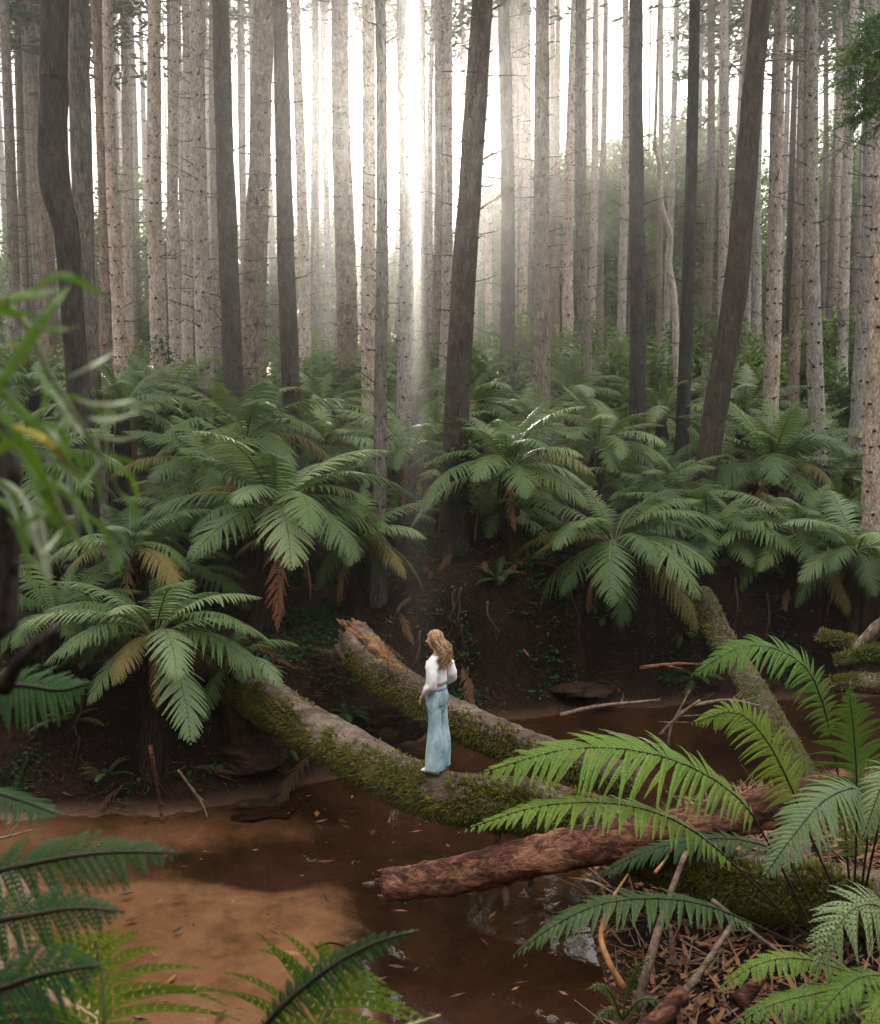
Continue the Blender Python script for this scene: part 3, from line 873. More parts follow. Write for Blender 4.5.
# ------------------------------------------------------------------ logs
def log(name, label, pts, radii, mats, n=170, sides=34, wob=.12, seed=1.0, moss=0, moss_range=(0, 1), moss_dir=Vector((0, -.75, -.1)), cat='log', fine=.07, stubs=(), splinter0=0, splinter1=0, group='fallen logs over the creek', mosssz=.03, endmat=None):
    pts = [Vector(p) for p in pts]
    base = pts[0].copy()
    t = thing(name, label, cat, base, group)
    line = [p - base for p in spline(pts, n)]
    rr = []
    for i in range(n):
        s = i / (n - 1) * (len(radii) - 1); a = min(int(s), len(radii) - 2)
        rr.append(radii[a] + (radii[a + 1] - radii[a]) * (s - a))
    mb = MB()
    mb.tube(line, rr, sides, 0, wob=wob, seed=seed, wfreq=1.4, fine=fine)
    rg = random.Random(int(seed * 100))
    for end, cnt_ in ((0, splinter0), (1, splinter1)):
        if not cnt_: continue
        p = line[0] if end == 0 else line[-1]
        d = (line[0] - line[2]).normalized() if end == 0 else (line[-1] - line[-3]).normalized()
        r = rr[0] if end == 0 else rr[-1]
        u = d.cross(Vector((0, 0, 1))).normalized(); v = d.cross(u)
        for k in range(cnt_):
            a = rg.uniform(0, 6.28); q = r * math.sqrt(rg.random()) * .95
            c = p + (u * math.cos(a) + v * math.sin(a)) * q
            l = rg.uniform(.05, .28) * r * 2.2
            mb.tube([c - d * .08, c + d * l * .6, c + d * l + Vector((0, 0, rg.uniform(-.02, .02)))], [r * .16, r * .10, r * .02], 5, 1 if len(mats) > 1 else 0)
    mb.build('trunk', mats, t)
    for (s, dirv, l, r_) in stubs:
        i = int(s * (n - 1)); dv = Vector(dirv).normalized()
        p = line[i] + dv * rr[i] * .8
        m2 = MB(); m2.tube([p, p + dv * l * .6 + Vector((.02, 0, 0)), p + dv * l], [r_, r_ * .8, r_ * .35], 7, 0, wob=.3, seed=s, wfreq=9)
        m2.build('branch_stub', MT['bark_log_top'], t)
    if moss:
        mo = MB()
        for k in range(moss):
            s = rg.uniform(*moss_range); i = int(s * (n - 2))
            p = line[i].lerp(line[i + 1], rg.random()); tdir = (line[i + 1] - line[i]).normalized()
            a = rg.gauss(0, .75)
            m_ = (moss_dir - tdir * moss_dir.dot(tdir)).normalized()
            nn = Quaternion(tdir, a) @ m_
            q = p + nn * rr[i] * .99
            if rg.gauss(0, .14) + noise.noise((q + base) * 2.3 + Vector((seed, 0, 0))) + .35 * noise.noise((q + base) * 7) < -.42 + abs(a) * .24: continue
            up_ = (nn + Vector((rg.gauss(0, .45), rg.gauss(0, .45), rg.gauss(-.25, .45)))).normalized()
            sd = up_.cross(Vector((rg.gauss(0, 1), rg.gauss(0, 1), rg.gauss(0, 1)))).normalized() * mosssz * .42
            hh = mosssz * rg.uniform(.7, 1.9)
            mo.face([q - sd - nn * .012, q + sd - nn * .012, q + up_ * hh + sd * .3, q + up_ * hh - sd * .3], 0)
        mo.build('moss', MT['moss'], t, smooth=False)
    return t, [p + base for p in line], rr

logA, lineA, rA = log('mossy_log', 'long mossy fallen log the woman stands on, bridging the creek',
    [P(228, 676, 13.3), P(330, 740, 12.05), P(437, 793, 10.55), P(560, 812, 9.85), P(700, 872, 8.95), P(800, 890, 8.45), P(900, 905, 8.1)],
    [.30, .29, .27, .27, .28, .27, .26], [MT['bark_log_top'], MT['bark_orange']], moss=46000, moss_range=(0, 1), moss_dir=Vector((-.3, -.82, .08)), seed=3.3, mosssz=.032,
    stubs=[(.42, (.0, -.4, -1), .22, .05), (.53, (.15, -.3, -1), .22, .04), (.48, (.1, .2, -1), .3, .05)])
logB, lineB, rB = log('mossy_log', 'shorter mossy log behind the woman with a raw orange broken end',
    [P(352, 640, 14.0), P(392, 680, 13.5), P(450, 715, 13.0), P(500, 738, 12.6), P(560, 760, 12.3), P(640, 782, 12.1)],
    [.31, .27, .25, .24, .23, .20], [MT['bark_log_top'], MT['bark_orange']], moss=12000, moss_range=(.05, 1), moss_dir=Vector((-.35, -.85, -.25)), seed=7.1, splinter0=12, mosssz=.034,
    stubs=[(.3, (.1, -.3, -1), .2, .04)])
mb = MB()
q0 = Vector(logB.location)
mb.tube([lineB[i] - q0 + Vector((.02, -.02, .23 - .0030 * i)) for i in range(0, 52, 2)], [.07 + .085 * math.sin(math.pi * (i + 2) / 29) for i in range(26)], 14, 0, wob=.5, seed=4.4, wfreq=5)
rg = random.Random(3)
for k in range(18):
    i = rg.randint(0, 8); p = lineB[i] - q0 + Vector((rg.uniform(-.12, .12), rg.uniform(-.2, .1), .2))
    d = (lineB[0] - lineB[4]).normalized() + Vector((rg.gauss(0, .2), rg.gauss(0, .2), rg.uniform(.1, .6)))
    mb.tube([p - d * .1, p + d * .08, p + d * rg.uniform(.1, .2)], [.05, .035, .008], 5, 0)
mb.build('broken_wood', MT['bark_orange'], logB)
log('red_log', 'reddish brown log with broken end lying across the mossy log over the water',
    [P(386, 884, 9.3), P(450, 876, 9.15), P(540, 856, 8.95), P(640, 838, 8.8), P(740, 815, 8.9), P(850, 786, 9.3)],
    [.15, .175, .185, .19, .185, .17], [MT['bark_red'], MT['bark_orange']], wob=.2, fine=.13, seed=5.2, splinter0=18,
    stubs=[(.33, (.0, -.3, -1), .3, .045), (.27, (.05, -.2, -1), .24, .03), (.38, (-.05, -.2, -1), .2, .03), (.0, (-1, -.2, .1), .12, .035)])
log('mossy_log', 'diagonal moss grey log running from the far bank down behind the big ferns',
    [P(700, 596, 16.6), P(722, 640, 15.6), P(765, 710, 13.6), P(800, 775, 11.9), P(815, 800, 11.4)],
    [.22, .21, .2, .2, .2], [MT['bark_moss'], MT['bark_orange']], moss=3500, moss_dir=Vector((-.5, -.5, .6)), seed=9.4)
for px0, py0, px1, py1, Y, r_, lab, mt in [(818, 636, 905, 668, 13.2, .13, 'mossy branch topmost of the stack by the bank edge', 'bark_moss'), (835, 662, 910, 655, 12.9, .12, 'thick mossy branch in the middle of the stack by the bank edge', 'bark_moss'),
        (830, 685, 910, 690, 12.6, .14, 'dark mossy log at the bottom of the stack by the bank edge', 'bark_log'), (855, 650, 900, 615, 13.0, .09, 'pale upturned branch leaning out of the stack by the bank edge', 'bark_mid')]:
    log('mossy_branch', lab, [P(px0, py0, Y), P((px0 + px1) / 2, (py0 + py1) / 2 - 4, Y - .1), P(px1, py1, Y - .3)], [r_ * .7, r_, r_], [MT[mt], MT['bark_orange']], n=30, sides=12, wob=.25, seed=py0 * .1, moss=1500 if mt != 'bark_mid' else 0, moss_dir=Vector((0, -.4, .8)), cat='branch', group='stacked mossy branches', splinter0=5)

# rock ledge at the waterline
def rock(name, label, c, s, seed, mat):
    bm = bmesh.new()
    bmesh.ops.create_icosphere(bm, subdivisions=4, radius=1)
    for v in bm.verts:
        q = v.co * 1.3 + Vector((seed, 0, seed))
        k = 1 + .35 * noise.noise(q) + .16 * noise.noise(q * 2.6) + .05 * noise.noise(q * 7)
        v.co = Vector((v.co.x * s[0], v.co.y * s[1], v.co.z * s[2])) * k
        st = s[2] * .34
        v.co.z += .6 * (round(v.co.z / st) * st - v.co.z)
    me = bpy.data.meshes.new(name); bm.to_mesh(me); bm.free()
    me.materials.append(mat)
    o = link(name, me, None, c)
    return tag(o, label, 'rock', 'rocks at the waterline')
MT['rock'] = m_simple('wet_rock', (.012, .007, .005), (.055, .032, .021), 7, .92, .9, .05, .08, (1, 1, 3))
rock('rock', 'flat layered rock ledge under the root end of the mossy log', P(255, 806, 12.2) - Vector((0, 0, .03)), (.55, .34, .07), 1.2, MT['rock'])
rock('rock', 'dark boulder in the bank above the layered ledge', P(250, 756, 12.9), (.55, .4, .22), 4.5, MT['rock'])
rock('rock', 'low wet rock between the broken log and the mossy log', P(400, 720, 13.9), (.5, .4, .26), 7.7, MT['rock'])
rock('rock', 'mud covered rock at the foot of the dark hollow', P(585, 690, 15.9), (.5, .3, .09), 2.9, MT['rock'])

# ------------------------------------------------------------------ large foreground ferns by the debris bank
def px_fern(label, base, fronds, leaf, stemm, group=None, name='fern', pairs=40, pinn=22):
    t = thing(name, label, 'fern', base, group)
    for i, fr in enumerate(fronds):
        pl, width, st = fr[0], fr[1], fr[2]
        up = Vector(fr[3]) if len(fr) > 3 else Vector((0, -.5, 1))
        lf = fr[4] if len(fr) > 4 else leaf
        pts = [P(a, b, c) - base for a, b, c in pl]
        mb = MB()
        frond_mesh(mb, pts, width, pairs, pinn, st, up.normalized(), 0, 1, rr=.012, droop=.34, seed=i * 3 + int(base.x * 10), fold=.3, cov=.66, wk=.44, jitter=.22)
        mb.build('frond', [lf, stemm], t)
    return t
B1 = P(824, 948, 7.75)
B1.z = hgt(B1.x, B1.y)
px_fern('big bright green fern on the debris bank whose long fronds sweep over both logs', B1, [
    ([(822, 950, 7.7), (772, 850, 7.6), (735, 795, 7.5), (665, 757, 7.4), (575, 748, 7.3), (477, 774, 7.25)], .95, .36, (0, -.45, 1), MT['fern_bright']),
    ([(820, 952, 7.7), (752, 882, 7.5), (692, 830, 7.35), (625, 805, 7.2), (540, 806, 7.1), (455, 833, 7.05)], .55, .34, (0, -.3, 1), MT['fern_bright']),
    ([(816, 955, 7.7), (740, 918, 7.3), (680, 900, 7.1), (610, 902, 6.95), (555, 925, 6.9), (505, 962, 6.85)], .50, .28, (0, -.2, 1), MT['fern']),
    ([(828, 945, 7.7), (800, 880, 7.8), (775, 850, 7.9), (720, 838, 8.0), (650, 850, 8.0), (590, 880, 8.0)], .4, .3, (0, -.3, 1), MT['fern']),
], MT['fern'], MT['rachis_dark'])
B2 = P(853, 918, 8.1); B2.z = hgt(B2.x, B2.y)
px_fern('tall fern with upright fronds standing behind the big bright fern', B2, [
    ([(852, 918, 8.1), (842, 800, 8.15), (822, 700, 8.2), (795, 658, 8.2), (745, 646, 8.2), (690, 676, 8.2)], .62, .48, (0, -.6, 1), MT['fern_bright']),
    ([(848, 918, 8.1), (812, 840, 8.0), (790, 785, 7.95), (765, 738, 7.9), (735, 712, 7.9), (690, 724, 7.85)], .62, .34, (.25, -1, .45), MT['fern_bright']),
    ([(853, 918, 8.1), (856, 850, 8.0), (857, 790, 7.95), (854, 735, 7.9), (849, 688, 7.85)], 1.05, .28, (0, -1, .1), MT['fern_bright']),
    ([(858, 915, 8.1), (868, 830, 7.9), (860, 790, 7.6), (825, 800, 7.3), (790, 840, 7.1), (762, 880, 7.0)], .62, .42, (0, -.6, 1), MT['fern_pale']),
    ([(860, 915, 8.1), (880, 820, 7.8), (893, 770, 7.6), (880, 790, 7.4), (862, 840, 7.2)], .5, .4, (.3, -.6, 1), MT['fern_pale']),
], MT['fern'], MT['rachis_dark'])
B3 = P(905, 985, 6.9); B3.z = hgt(B3.x, B3.y)
px_fern('grey green fern entering at the picture edge over the twig litter', B3, [
    ([(905, 975, 6.9), (890, 915, 6.8), (860, 905, 6.6), (835, 930, 6.45), (815, 972, 6.35)], .62, .2, (.2, -.7, 1), MT['fern_pale']),
    ([(905, 985, 6.9), (860, 975, 6.7), (800, 958, 6.6), (755, 965, 6.5), (715, 992, 6.45)], .34, .25, (0, -.3, 1), MT['fern_bright']),
    ([(905, 990, 6.9), (860, 985, 6.6), (820, 992, 6.4), (770, 1005, 6.3), (725, 1030, 6.25)], .36, .2, (0, -.3, 1), MT['fern_bright']),
    ([(905, 990, 6.9), (880, 975, 6.5), (850, 982, 6.35), (820, 1015, 6.25), (805, 1045, 6.2)], .36, .2, (0, -.3, 1), MT['fern_bright']),
    ([(905, 992, 6.9), (895, 990, 6.4), (875, 1010, 6.2), (862, 1050, 6.1)], .36, .2, (0, -.3, 1), MT['fern_bright']),
    ([(905, 990, 6.9), (850, 1005, 6.7), (800, 1020, 6.5), (755, 1045, 6.4)], .36, .2, (0, -.3, 1), MT['fern']),
], MT['fern'], MT['rachis'], pairs=26, pinn=9)
B5 = P(618, 1018, 7.6); B5.z = hgt(B5.x, B5.y)
px_fern('small dark fern sprouting at the water edge beside the leaning sticks', B5, [
    ([(622, 1020, 7.6), (628, 990, 7.6), (640, 965, 7.55), (660, 955, 7.5)], .16, .1),
    ([(622, 1020, 7.6), (612, 995, 7.5), (600, 985, 7.45), (585, 990, 7.4)], .16, .1),
    ([(622, 1020, 7.6), (640, 1000, 7.4), (655, 1000, 7.35), (668, 1012, 7.3)], .16, .1),
    ([(622, 1020, 7.6), (612, 1010, 7.3), (600, 1015, 7.2), (590, 1030, 7.1)], .16, .1)], MT['fern'], MT['rachis'], pairs=14, pinn=6)

# ------------------------------------------------------------------ blurred near foliage in the lower corner
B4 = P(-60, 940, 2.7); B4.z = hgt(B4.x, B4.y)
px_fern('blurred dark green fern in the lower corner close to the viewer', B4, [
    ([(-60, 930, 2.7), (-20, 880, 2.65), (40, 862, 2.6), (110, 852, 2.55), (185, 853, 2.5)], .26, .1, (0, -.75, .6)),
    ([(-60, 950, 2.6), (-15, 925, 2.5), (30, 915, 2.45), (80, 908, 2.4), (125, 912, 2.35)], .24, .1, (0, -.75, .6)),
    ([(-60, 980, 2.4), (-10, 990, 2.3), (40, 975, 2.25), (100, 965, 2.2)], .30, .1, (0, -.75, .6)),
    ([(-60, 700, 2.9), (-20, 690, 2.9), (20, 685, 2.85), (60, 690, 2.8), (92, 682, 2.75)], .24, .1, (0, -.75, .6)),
    ([(-60, 800, 2.9), (-20, 790, 2.9), (20, 800, 2.85), (60, 815, 2.8)], .2, .1, (0, -.1, 1))], MT['fern_shade_tone'], MT['rachis_dark'], pairs=26, pinn=9)
B6 = P(100, 1080, 3.1); B6.z = hgt(B6.x, B6.y)
px_fern('light green fern frond with a pale rib at the bottom corner', B6, [
    ([(100, 1080, 3.1), (104, 1030, 3.0), (103, 980, 2.95), (94, 932, 2.9)], 1.0, .1, (0, -1, .3), MT['fern_bright'])], MT['fern_bright'], MT['rachis_pale'], pairs=13, pinn=14)
B8 = P(230, 1085, 2.8); B8.z = hgt(B8.x, B8.y)
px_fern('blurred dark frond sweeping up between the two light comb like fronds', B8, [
    ([(230, 1085, 2.8), (270, 1020, 2.7), (320, 975, 2.65), (370, 945, 2.6), (418, 930, 2.55)], .15, .3, (0, -.75, .6), MT['fern_shade_tone'])], MT['fern_shade_tone'], MT['rachis_dark'], pairs=18, pinn=12)
B7 = P(318, 1085, 3.3); B7.z = hgt(B7.x, B7.y)
px_fern('light green fern at the bottom edge with comb like leaflets and pale rib', B7, [
    ([(300, 1085, 3.3), (318, 1035, 3.2), (330, 1000, 3.15), (345, 955, 3.1)], 1.05, .08, (-.25, -1, .35), MT['fern_bright']),
    ([(310, 1085, 3.3), (360, 1050, 3.0), (400, 1030, 2.9), (440, 1015, 2.8)], .2, .2, (0, -.3, 1), MT['fern'])], MT['fern_bright'], MT['rachis_pale'], pairs=12, pinn=14)

# blurred leafy shrub on the near side
SB = P(-120, 860, 1.75)
SB.z = hgt(SB.x, SB.y)
sh = thing('gum_sapling', 'blurred leafy gum sapling with long yellow green leaves close to the viewer', 'sapling', SB)
mb = MB()
mb.tube(spline([SB - SB - Vector((0, 0, .2)), P(-30, 760, 1.75) - SB, P(3, 620, 1.75) - SB, P(3, 500, 1.72) - SB, P(10, 470, 1.7) - SB, P(-20, 380, 1.7) - SB], 24), [.034 - .0008 * i for i in range(24)], 10, 0, wob=.2)
mb.tube(spline([P(4, 690, 1.75) - SB, P(20, 660, 1.72) - SB, P(42, 640, 1.7) - SB, P(58, 625, 1.7) - SB], 10), [.014 - .0008 * i for i in range(10)], 8, 0)
mb.build('stem', MT['bark_dark'], sh)
mb = MB()
tw = spline([P(-40, 270, 1.5) - SB, P(22, 318, 1.45) - SB, P(50, 375, 1.42) - SB, P(85, 430, 1.4) - SB, P(108, 470, 1.4) - SB, P(122, 500, 1.4) - SB], 24)
mb.tube(tw, [.006 - .00018 * i for i in range(24)], 7, 0)
tw2 = spline([P(-20, 400, 1.5) - SB, P(20, 440, 1.45) - SB, P(52, 490, 1.42) - SB, P(66, 520, 1.4) - SB, P(95, 560, 1.4) - SB], 24)
mb.tube(tw2, [.005 - .00015 * i for i in range(24)], 7, 0)
mb.build('twig', MT['rachis'], sh)
def gum_leaf(mb, a, b, c, w, m, tw_=0.0):
    pts = spline([a, b, c], 9)
    for i in range(8):
        p, q = pts[i], pts[i + 1]
        d = (q - p).normalized()
        u = d.cross(Vector((math.sin(tw_), -math.cos(tw_) * .6, .8)))
        u = d.cross(Vector((0, -1, 0))).normalized() * math.cos(tw_) + Vector((0, -1, 0)) * math.sin(tw_)
        w0 = w * math.sin(math.pi * min(1, (i + .4) / 8.6)) ** .8; w1 = w * math.sin(math.pi * min(1, (i + 1.4) / 8.6)) ** .8 if i < 7 else 0.0008
        s_ = Vector((0, .18, 0))
        mb.face([p - u * w0 + s_ * w0, p, q, q - u * w1 + s_ * w1], m)
        mb.face([p, p + u * w0 + s_ * w0, q + u * w1 + s_ * w1, q], m)
lv = MB()
def PL(x, y, Y=1.42): return P(x, y, Y) - SB
for (a, b, c, w_, m_) in [
    ((-30, 430), (35, 330), (70, 285), .018, 0), ((20, 300), (60, 275), (108, 298), .011, 0), ((-30, 330), (10, 300), (60, 290), .012, 0), ((30, 325), (55, 330), (80, 326), .007, 0),
    ((-30, 310), (5, 312), (40, 316), .009, 0), ((10, 340), (22, 355), (28, 368), .008, 2), ((-30, 480), (20, 440), (60, 520), .013, 0), ((-30, 370), (20, 410), (85, 480), .012, 0),
    ((10, 425), (45, 440), (80, 478), .009, 2), ((20, 455), (42, 490), (56, 522), .010, 0), ((-10, 400), (14, 430), (40, 480), .012, 0), ((38, 360), (46, 395), (36, 420), .006, 0),
    ((66, 378), (92, 366), (114, 352), .006, 1), ((74, 400), (105, 405), (134, 400), .006, 1), ((88, 418), (110, 420), (138, 412), .006, 1), ((98, 436), (120, 440), (143, 434), .006, 1),
    ((55, 385), (62, 410), (50, 432), .006, 1), ((72, 410), (76, 430), (68, 446), .005, 1), ((80, 425), (92, 448), (82, 470), .006, 0), ((95, 440), (100, 462), (92, 480), .005, 1),
    ((108, 465), (130, 475), (140, 505), .007, 0), ((116, 490), (132, 505), (138, 530), .007, 0), ((60, 500), (40, 515), (18, 527), .006, 0), ((66, 520), (80, 545), (98, 556), .005, 0),
    ((62, 530), (40, 555), (12, 562), .006, 1), ((100, 460), (80, 490), (70, 500), .006, 0), ((-20, 360), (2, 375), (10, 392), .008, 1), ((30, 420), (60, 430), (70, 460), .008, 0),
    ((50, 440), (55, 470), (50, 500), .007, 0), ((90, 450), (120, 458), (150, 470), .005, 0)]:
    gum_leaf(lv, PL(*a), PL(*b, Y=1.38 + rnd.uniform(-.05, .05)), PL(*c), w_ * .6, m_, rnd.uniform(-.3, .5))
rg = random.Random(21)
for k in range(26):
    x, y = rg.uniform(-25, 75), rg.uniform(380, 520)
    dx, dy = rg.uniform(20, 60), rg.uniform(20, 90)
    gum_leaf(lv, PL(x, y, 1.5), PL(x + dx * .6, y + dy * .3, 1.45), PL(x + dx, y + dy, 1.42), rg.uniform(.004, .007), rg.choice([0, 0, 0, 1]), rg.uniform(-.6, .8))
lv.build('foliage', [MT['gum'], MT['gum_pale'], MT['gum_yellow']], sh)

# conifer just outside the picture whose green branch hangs in
pb = P(985, 560, 12.5); gz = hgt(pb.x, 12.5)
pt_ = thing('conifer_tree', 'green needled conifer branch hanging in from a tree beyond the picture edge', 'tree', (pb.x, 12.5, gz))
link('trunk', TRUNKS['m'][0], pt_, (0, 0, 0), (0, 0, 0), (1.1, 1.1, .8))
O = Vector((pb.x, 12.5, gz))
rg = random.Random(5)
for k, (x, y, x0, y0) in enumerate([(846, 80, 960, 20), (858, 105, 960, 60), (862, 45, 960, -10), (840, 150, 980, 90), (846, 60, 960, 30), (864, 90, 960, 80), (868, 28, 950, 0), (855, 118, 960, 105), (872, 70, 950, 60)]):
    mb = MB()
    a, b = P(x0, y0, 12.5) - O, P(x, y, 11.6) - O
    ln = spline([a, a.lerp(b, .5) + Vector((0, 0, .15)), b], 12)
    mb.tube(ln, [.02 - .0015 * i for i in range(12)], 5, 1)
    for i in range(3, 12):
        for q in range(4 if k == 3 else 14):
            d = ((b - a).normalized() * .6 + Vector((rg.gauss(0, .6), rg.gauss(0, .6), rg.gauss(-.25, .4)))).normalized()
            l = rg.uniform(.12, .32)
            for s in range(18):
                p = ln[i] + d * l * s / 13
                dd = (d + Vector((rg.gauss(0, .9), rg.gauss(0, .9), rg.gauss(0, .9)))).normalized()
                sd = dd.cross(Vector((rg.gauss(0, 1), rg.gauss(0, 1), rg.gauss(0, 1)))).normalized() * .006
                mb.face([p - sd, p + sd, p + dd * .07], 0)
    mb.build('branch', [MT['needles_bright'], MT['twig']], pt_)

# ------------------------------------------------------------------ sticks and litter
def stick(label, pl, r, mat, forks=0, name='stick', group='loose sticks on the debris bank'):
    pts = [P(a, b, c) for a, b, c in pl]
    base = pts[0]
    mb = MB()
    ln = spline([p - base for p in pts], 14)
    mb.tube(ln, [r * (1 - .5 * i / 13) for i in range(14)], 7, 0, wob=.25, seed=r * 100, wfreq=6)
    rg = random.Random(int(pl[0][0]))
    for k in range(forks):
        q = ln[rg.randint(4, 11)]; d = (ln[-1] - ln[0]).normalized()
        e = (d + Vector((rg.gauss(0, .6), rg.gauss(0, .4), rg.gauss(.1, .5)))).normalized() * rg.uniform(.15, .4)
        mb.tube([q, q + e * .5, q + e], [r * .5, r * .35, r * .12], 5, 0, cap=False)
    o = mb.build(name, MT[mat])
    o.location = base
    return tag(o, label, 'stick', group)
stick('thick grey brown stick propped from the water up to the red log', [(635, 1012, 7.5), (650, 960, 7.7), (668, 900, 8.1), (686, 852, 8.5)], .045, 'twig')
stick('long pale brown stick lying from the bottom edge across the litter', [(652, 1030, 6.9), (690, 985, 7.2), (715, 950, 7.5), (733, 922, 7.8)], .035, 'twig', 1)
stick('curved orange strip of bark standing at the water edge', [(624, 988, 7.5), (610, 965, 7.6), (601, 938, 7.8), (605, 915, 7.95)], .034, 'stick_orange')
stick('short orange stick leaning against the red log', [(604, 930, 8.0), (612, 900, 8.3), (628, 874, 8.6)], .02, 'stick_orange')
stick('yellow splinter below the red log', [(655, 873, 8.3), (662, 864, 8.4), (668, 856, 8.5)], .018, 'stick_orange')
stick('broad flaking bark slab at the bottom of the litter', [(640, 1040, 6.8), (665, 1015, 6.95), (683, 990, 7.1)], .10, 'bark_red')
stick('grey stick crossing the litter under the fern stems', [(712, 900, 8.1), (750, 930, 7.8), (790, 960, 7.5)], .022, 'twig')
stick('stout brown log piece half buried in the litter', [(738, 1003, 6.95), (755, 985, 7.05), (765, 975, 7.1)], .07, 'bark_red')
stick('dark stub rising below the hanging frond', [(674, 965, 7.9), (672, 945, 7.95), (670, 925, 8.0)], .03, 'twig')
stick('thin twig poking toward the water below the red log', [(585, 880, 8.6), (600, 885, 8.5), (640, 910, 8.3)], .014, 'twig', 2)
stick('forked bare twig on the far side of the creek by the diagonal log', [(640, 668, 14.6), (675, 664, 14.4), (710, 665, 14.3)], .035, 'bark_red', 2, group='loose sticks across the creek')
stick('drooping bare branch over the dark water behind the bright fern', [(695, 705, 13.2), (730, 700, 13.0), (760, 706, 12.8)], .03, 'twig', 3, group='loose sticks across the creek')
stick('tangled dead twig left of the middle fern frond', [(660, 735, 13.0), (680, 715, 12.9), (700, 700, 12.8)], .03, 'twig', 4, group='loose sticks across the creek')
stick('upright twig in the water beside the fern tips', [(668, 745, 12.8), (672, 725, 12.8), (690, 690, 12.8)], .02, 'twig', 4, group='loose sticks across the creek')
stick('fallen branch lying along the mud behind the woman', [(560, 715, 14.8), (600, 706, 14.8), (660, 700, 14.7)], .04, 'twig', 2, group='loose sticks across the creek')
stick('short sunken stick on the orange creek bed', [(315, 948, 9.05), (330, 943, 9.1), (346, 946, 9.0)], .013, 'bark_dark', 1, group='loose sticks across the creek')
stick('dark bent root hanging from the bank below the bright fern', [(150, 745, 12.0), (158, 790, 11.8), (163, 830, 11.7)], .03, 'bark_red', 2, group='hanging roots')
stick('pale thin root hanging from the bank next to the bent root', [(178, 770, 12.0), (200, 800, 11.9), (208, 818, 11.8)], .02, 'twig', 2, group='hanging roots')
stick('thin pale twig crossing the dark lower corner', [(-20, 842, 6.0), (10, 836, 6.0), (32, 830, 6.0)], .010, 'twig', 1, group='hanging roots')

rg = random.Random(44)
for k in range(12):
    x = rg.uniform(-1.0, 6.0) if k % 4 else rg.uniform(-5, -2.4); yf = lerp_tab(FAR, x)
    zt = hgt(x, yf + 1.35) - .05
    a = Vector((x, yf + 1.0, zt)); mb = MB()
    pts = [Vector((0, 0, 0))]
    L_ = rg.uniform(.6, 1.3)
    for i in range(6): pts.append(pts[-1] + Vector((rg.gauss(0, .05), -rg.uniform(.02, .13) * (i < 3), -L_ / 6)))
    mb.tube(spline(pts, 16), [.022 * (1 - .05 * i) * rg.uniform(.8, 1.2) for i in range(16)], 6, 0)
    for q in range(4):
        p = pts[rg.randint(1, 5)]
        mb.tube([p, p + Vector((rg.gauss(0, .08), -.05, -.12)), p + Vector((rg.gauss(0, .15), -.06, -.32))], [.009, .006, .002], 4, 0, cap=False)
    o = mb.build('root', MT['twig_dark']); o.location = a
    tag(o, 'dark root dangling down the face of the undercut far bank', 'root', 'roots dangling from the far bank')
fl = MB()
for k in range(420):
    x, y = rg.uniform(-5, 1.2), rg.uniform(7, 12.5)
    if y < lerp_tab(NEAR, x) + .2 or y > lerp_tab(FAR, x) - .1: continue
    a = rg.uniform(0, 6.28); l = rg.choice([.012, .02, .03, .05, .09]); d = Vector((math.cos(a), math.sin(a), 0)) * l; u = Vector((-d.y, d.x, 0)) * rg.uniform(.12, .4)
    p = Vector((x, y, .004))
    fl.face([p - d, p - u, p + d, p + u], rg.choice([0, 0, 1, 2]))
tag(fl.build('floating_leaves', [MT['litter_dark'], MT['fern_dead'], MT['bark_dark']], smooth=False), 'scattered leaves and bits of bark floating on the creek', 'leaves', kind='stuff')
lt = MB()
rg = random.Random(12)
k = 0
while k < 9500:
    x = rg.uniform(1.2, 7.5); y = rg.uniform(5.2, 13)
    if y > lerp_tab(NEAR, x) + .1 or x < 1.5 + .0: continue
    z = hgt(x, y)
    if z > 2.2: continue
    k += 1
    a = rg.gauss(.9, .9); l = rg.choice([.05, .08, .12, .2, .35, .6]) * rg.uniform(.7, 1.3)
    d = Vector((math.cos(a), math.sin(a), rg.gauss(0, .14))) * l
    p = Vector((x, y, z + rg.uniform(.0, .09)))
    r_ = rg.uniform(.003, .009) * (1.5 if l > .25 else 1)
    if rg.random() < .45:
        u = Vector((-math.sin(a), math.cos(a), rg.uniform(-.4, .4))) * rg.uniform(.008, .03)
        lt.face([p - u, p + d * .5 + u * .1 - u, p + d, p + u], rg.choice([0, 0, 2]))
    else:
        lt.tube([p, p + d * .5 + Vector((0, 0, rg.uniform(-.01, .02))), p + d], [r_, r_, r_ * .5], 4, rg.choice([0, 1, 1, 2]), cap=False)
tag(lt.build('litter', [MT['fern_dead'], MT['twig'], MT['bark_red']], smooth=False), 'reddish twig and bark litter covering the near bank', 'litter', kind='stuff')
# litter, dead fronds and small plants over the far bank slope
lt = MB(); k = 0
while k < 9000:
    x = rg.uniform(-7, 9); yf = lerp_tab(FAR, x); y = yf + rg.uniform(.05, 5.5)
    z = hgt(x, y); k += 1
    a = rg.uniform(0, 6.28); l = rg.choice([.04, .07, .1, .16, .3]) * rg.uniform(.7, 1.3)
    d = Vector((math.cos(a), math.sin(a) * .6, rg.gauss(-.2, .3))) * l
    p = Vector((x, y, z + rg.uniform(.0, .10)))
    if rg.random() < .5:
        u = Vector((-math.sin(a), math.cos(a), rg.uniform(-.6, .6))) * rg.uniform(.004, .014)
        lt.face([p - u, p + d * .5 - u, p + d, p + u], rg.choice([0, 2]))
    else:
        lt.tube([p, p + d * .5, p + d], [.005, .004, .002], 4, rg.choice([0, 1, 2]), cap=False)
tag(lt.build('litter', [MT['litter_dark'], MT['twig_dark'], MT['bark_red']], smooth=False), 'dead fern and twig litter on the far bank slope', 'litter', kind='stuff')
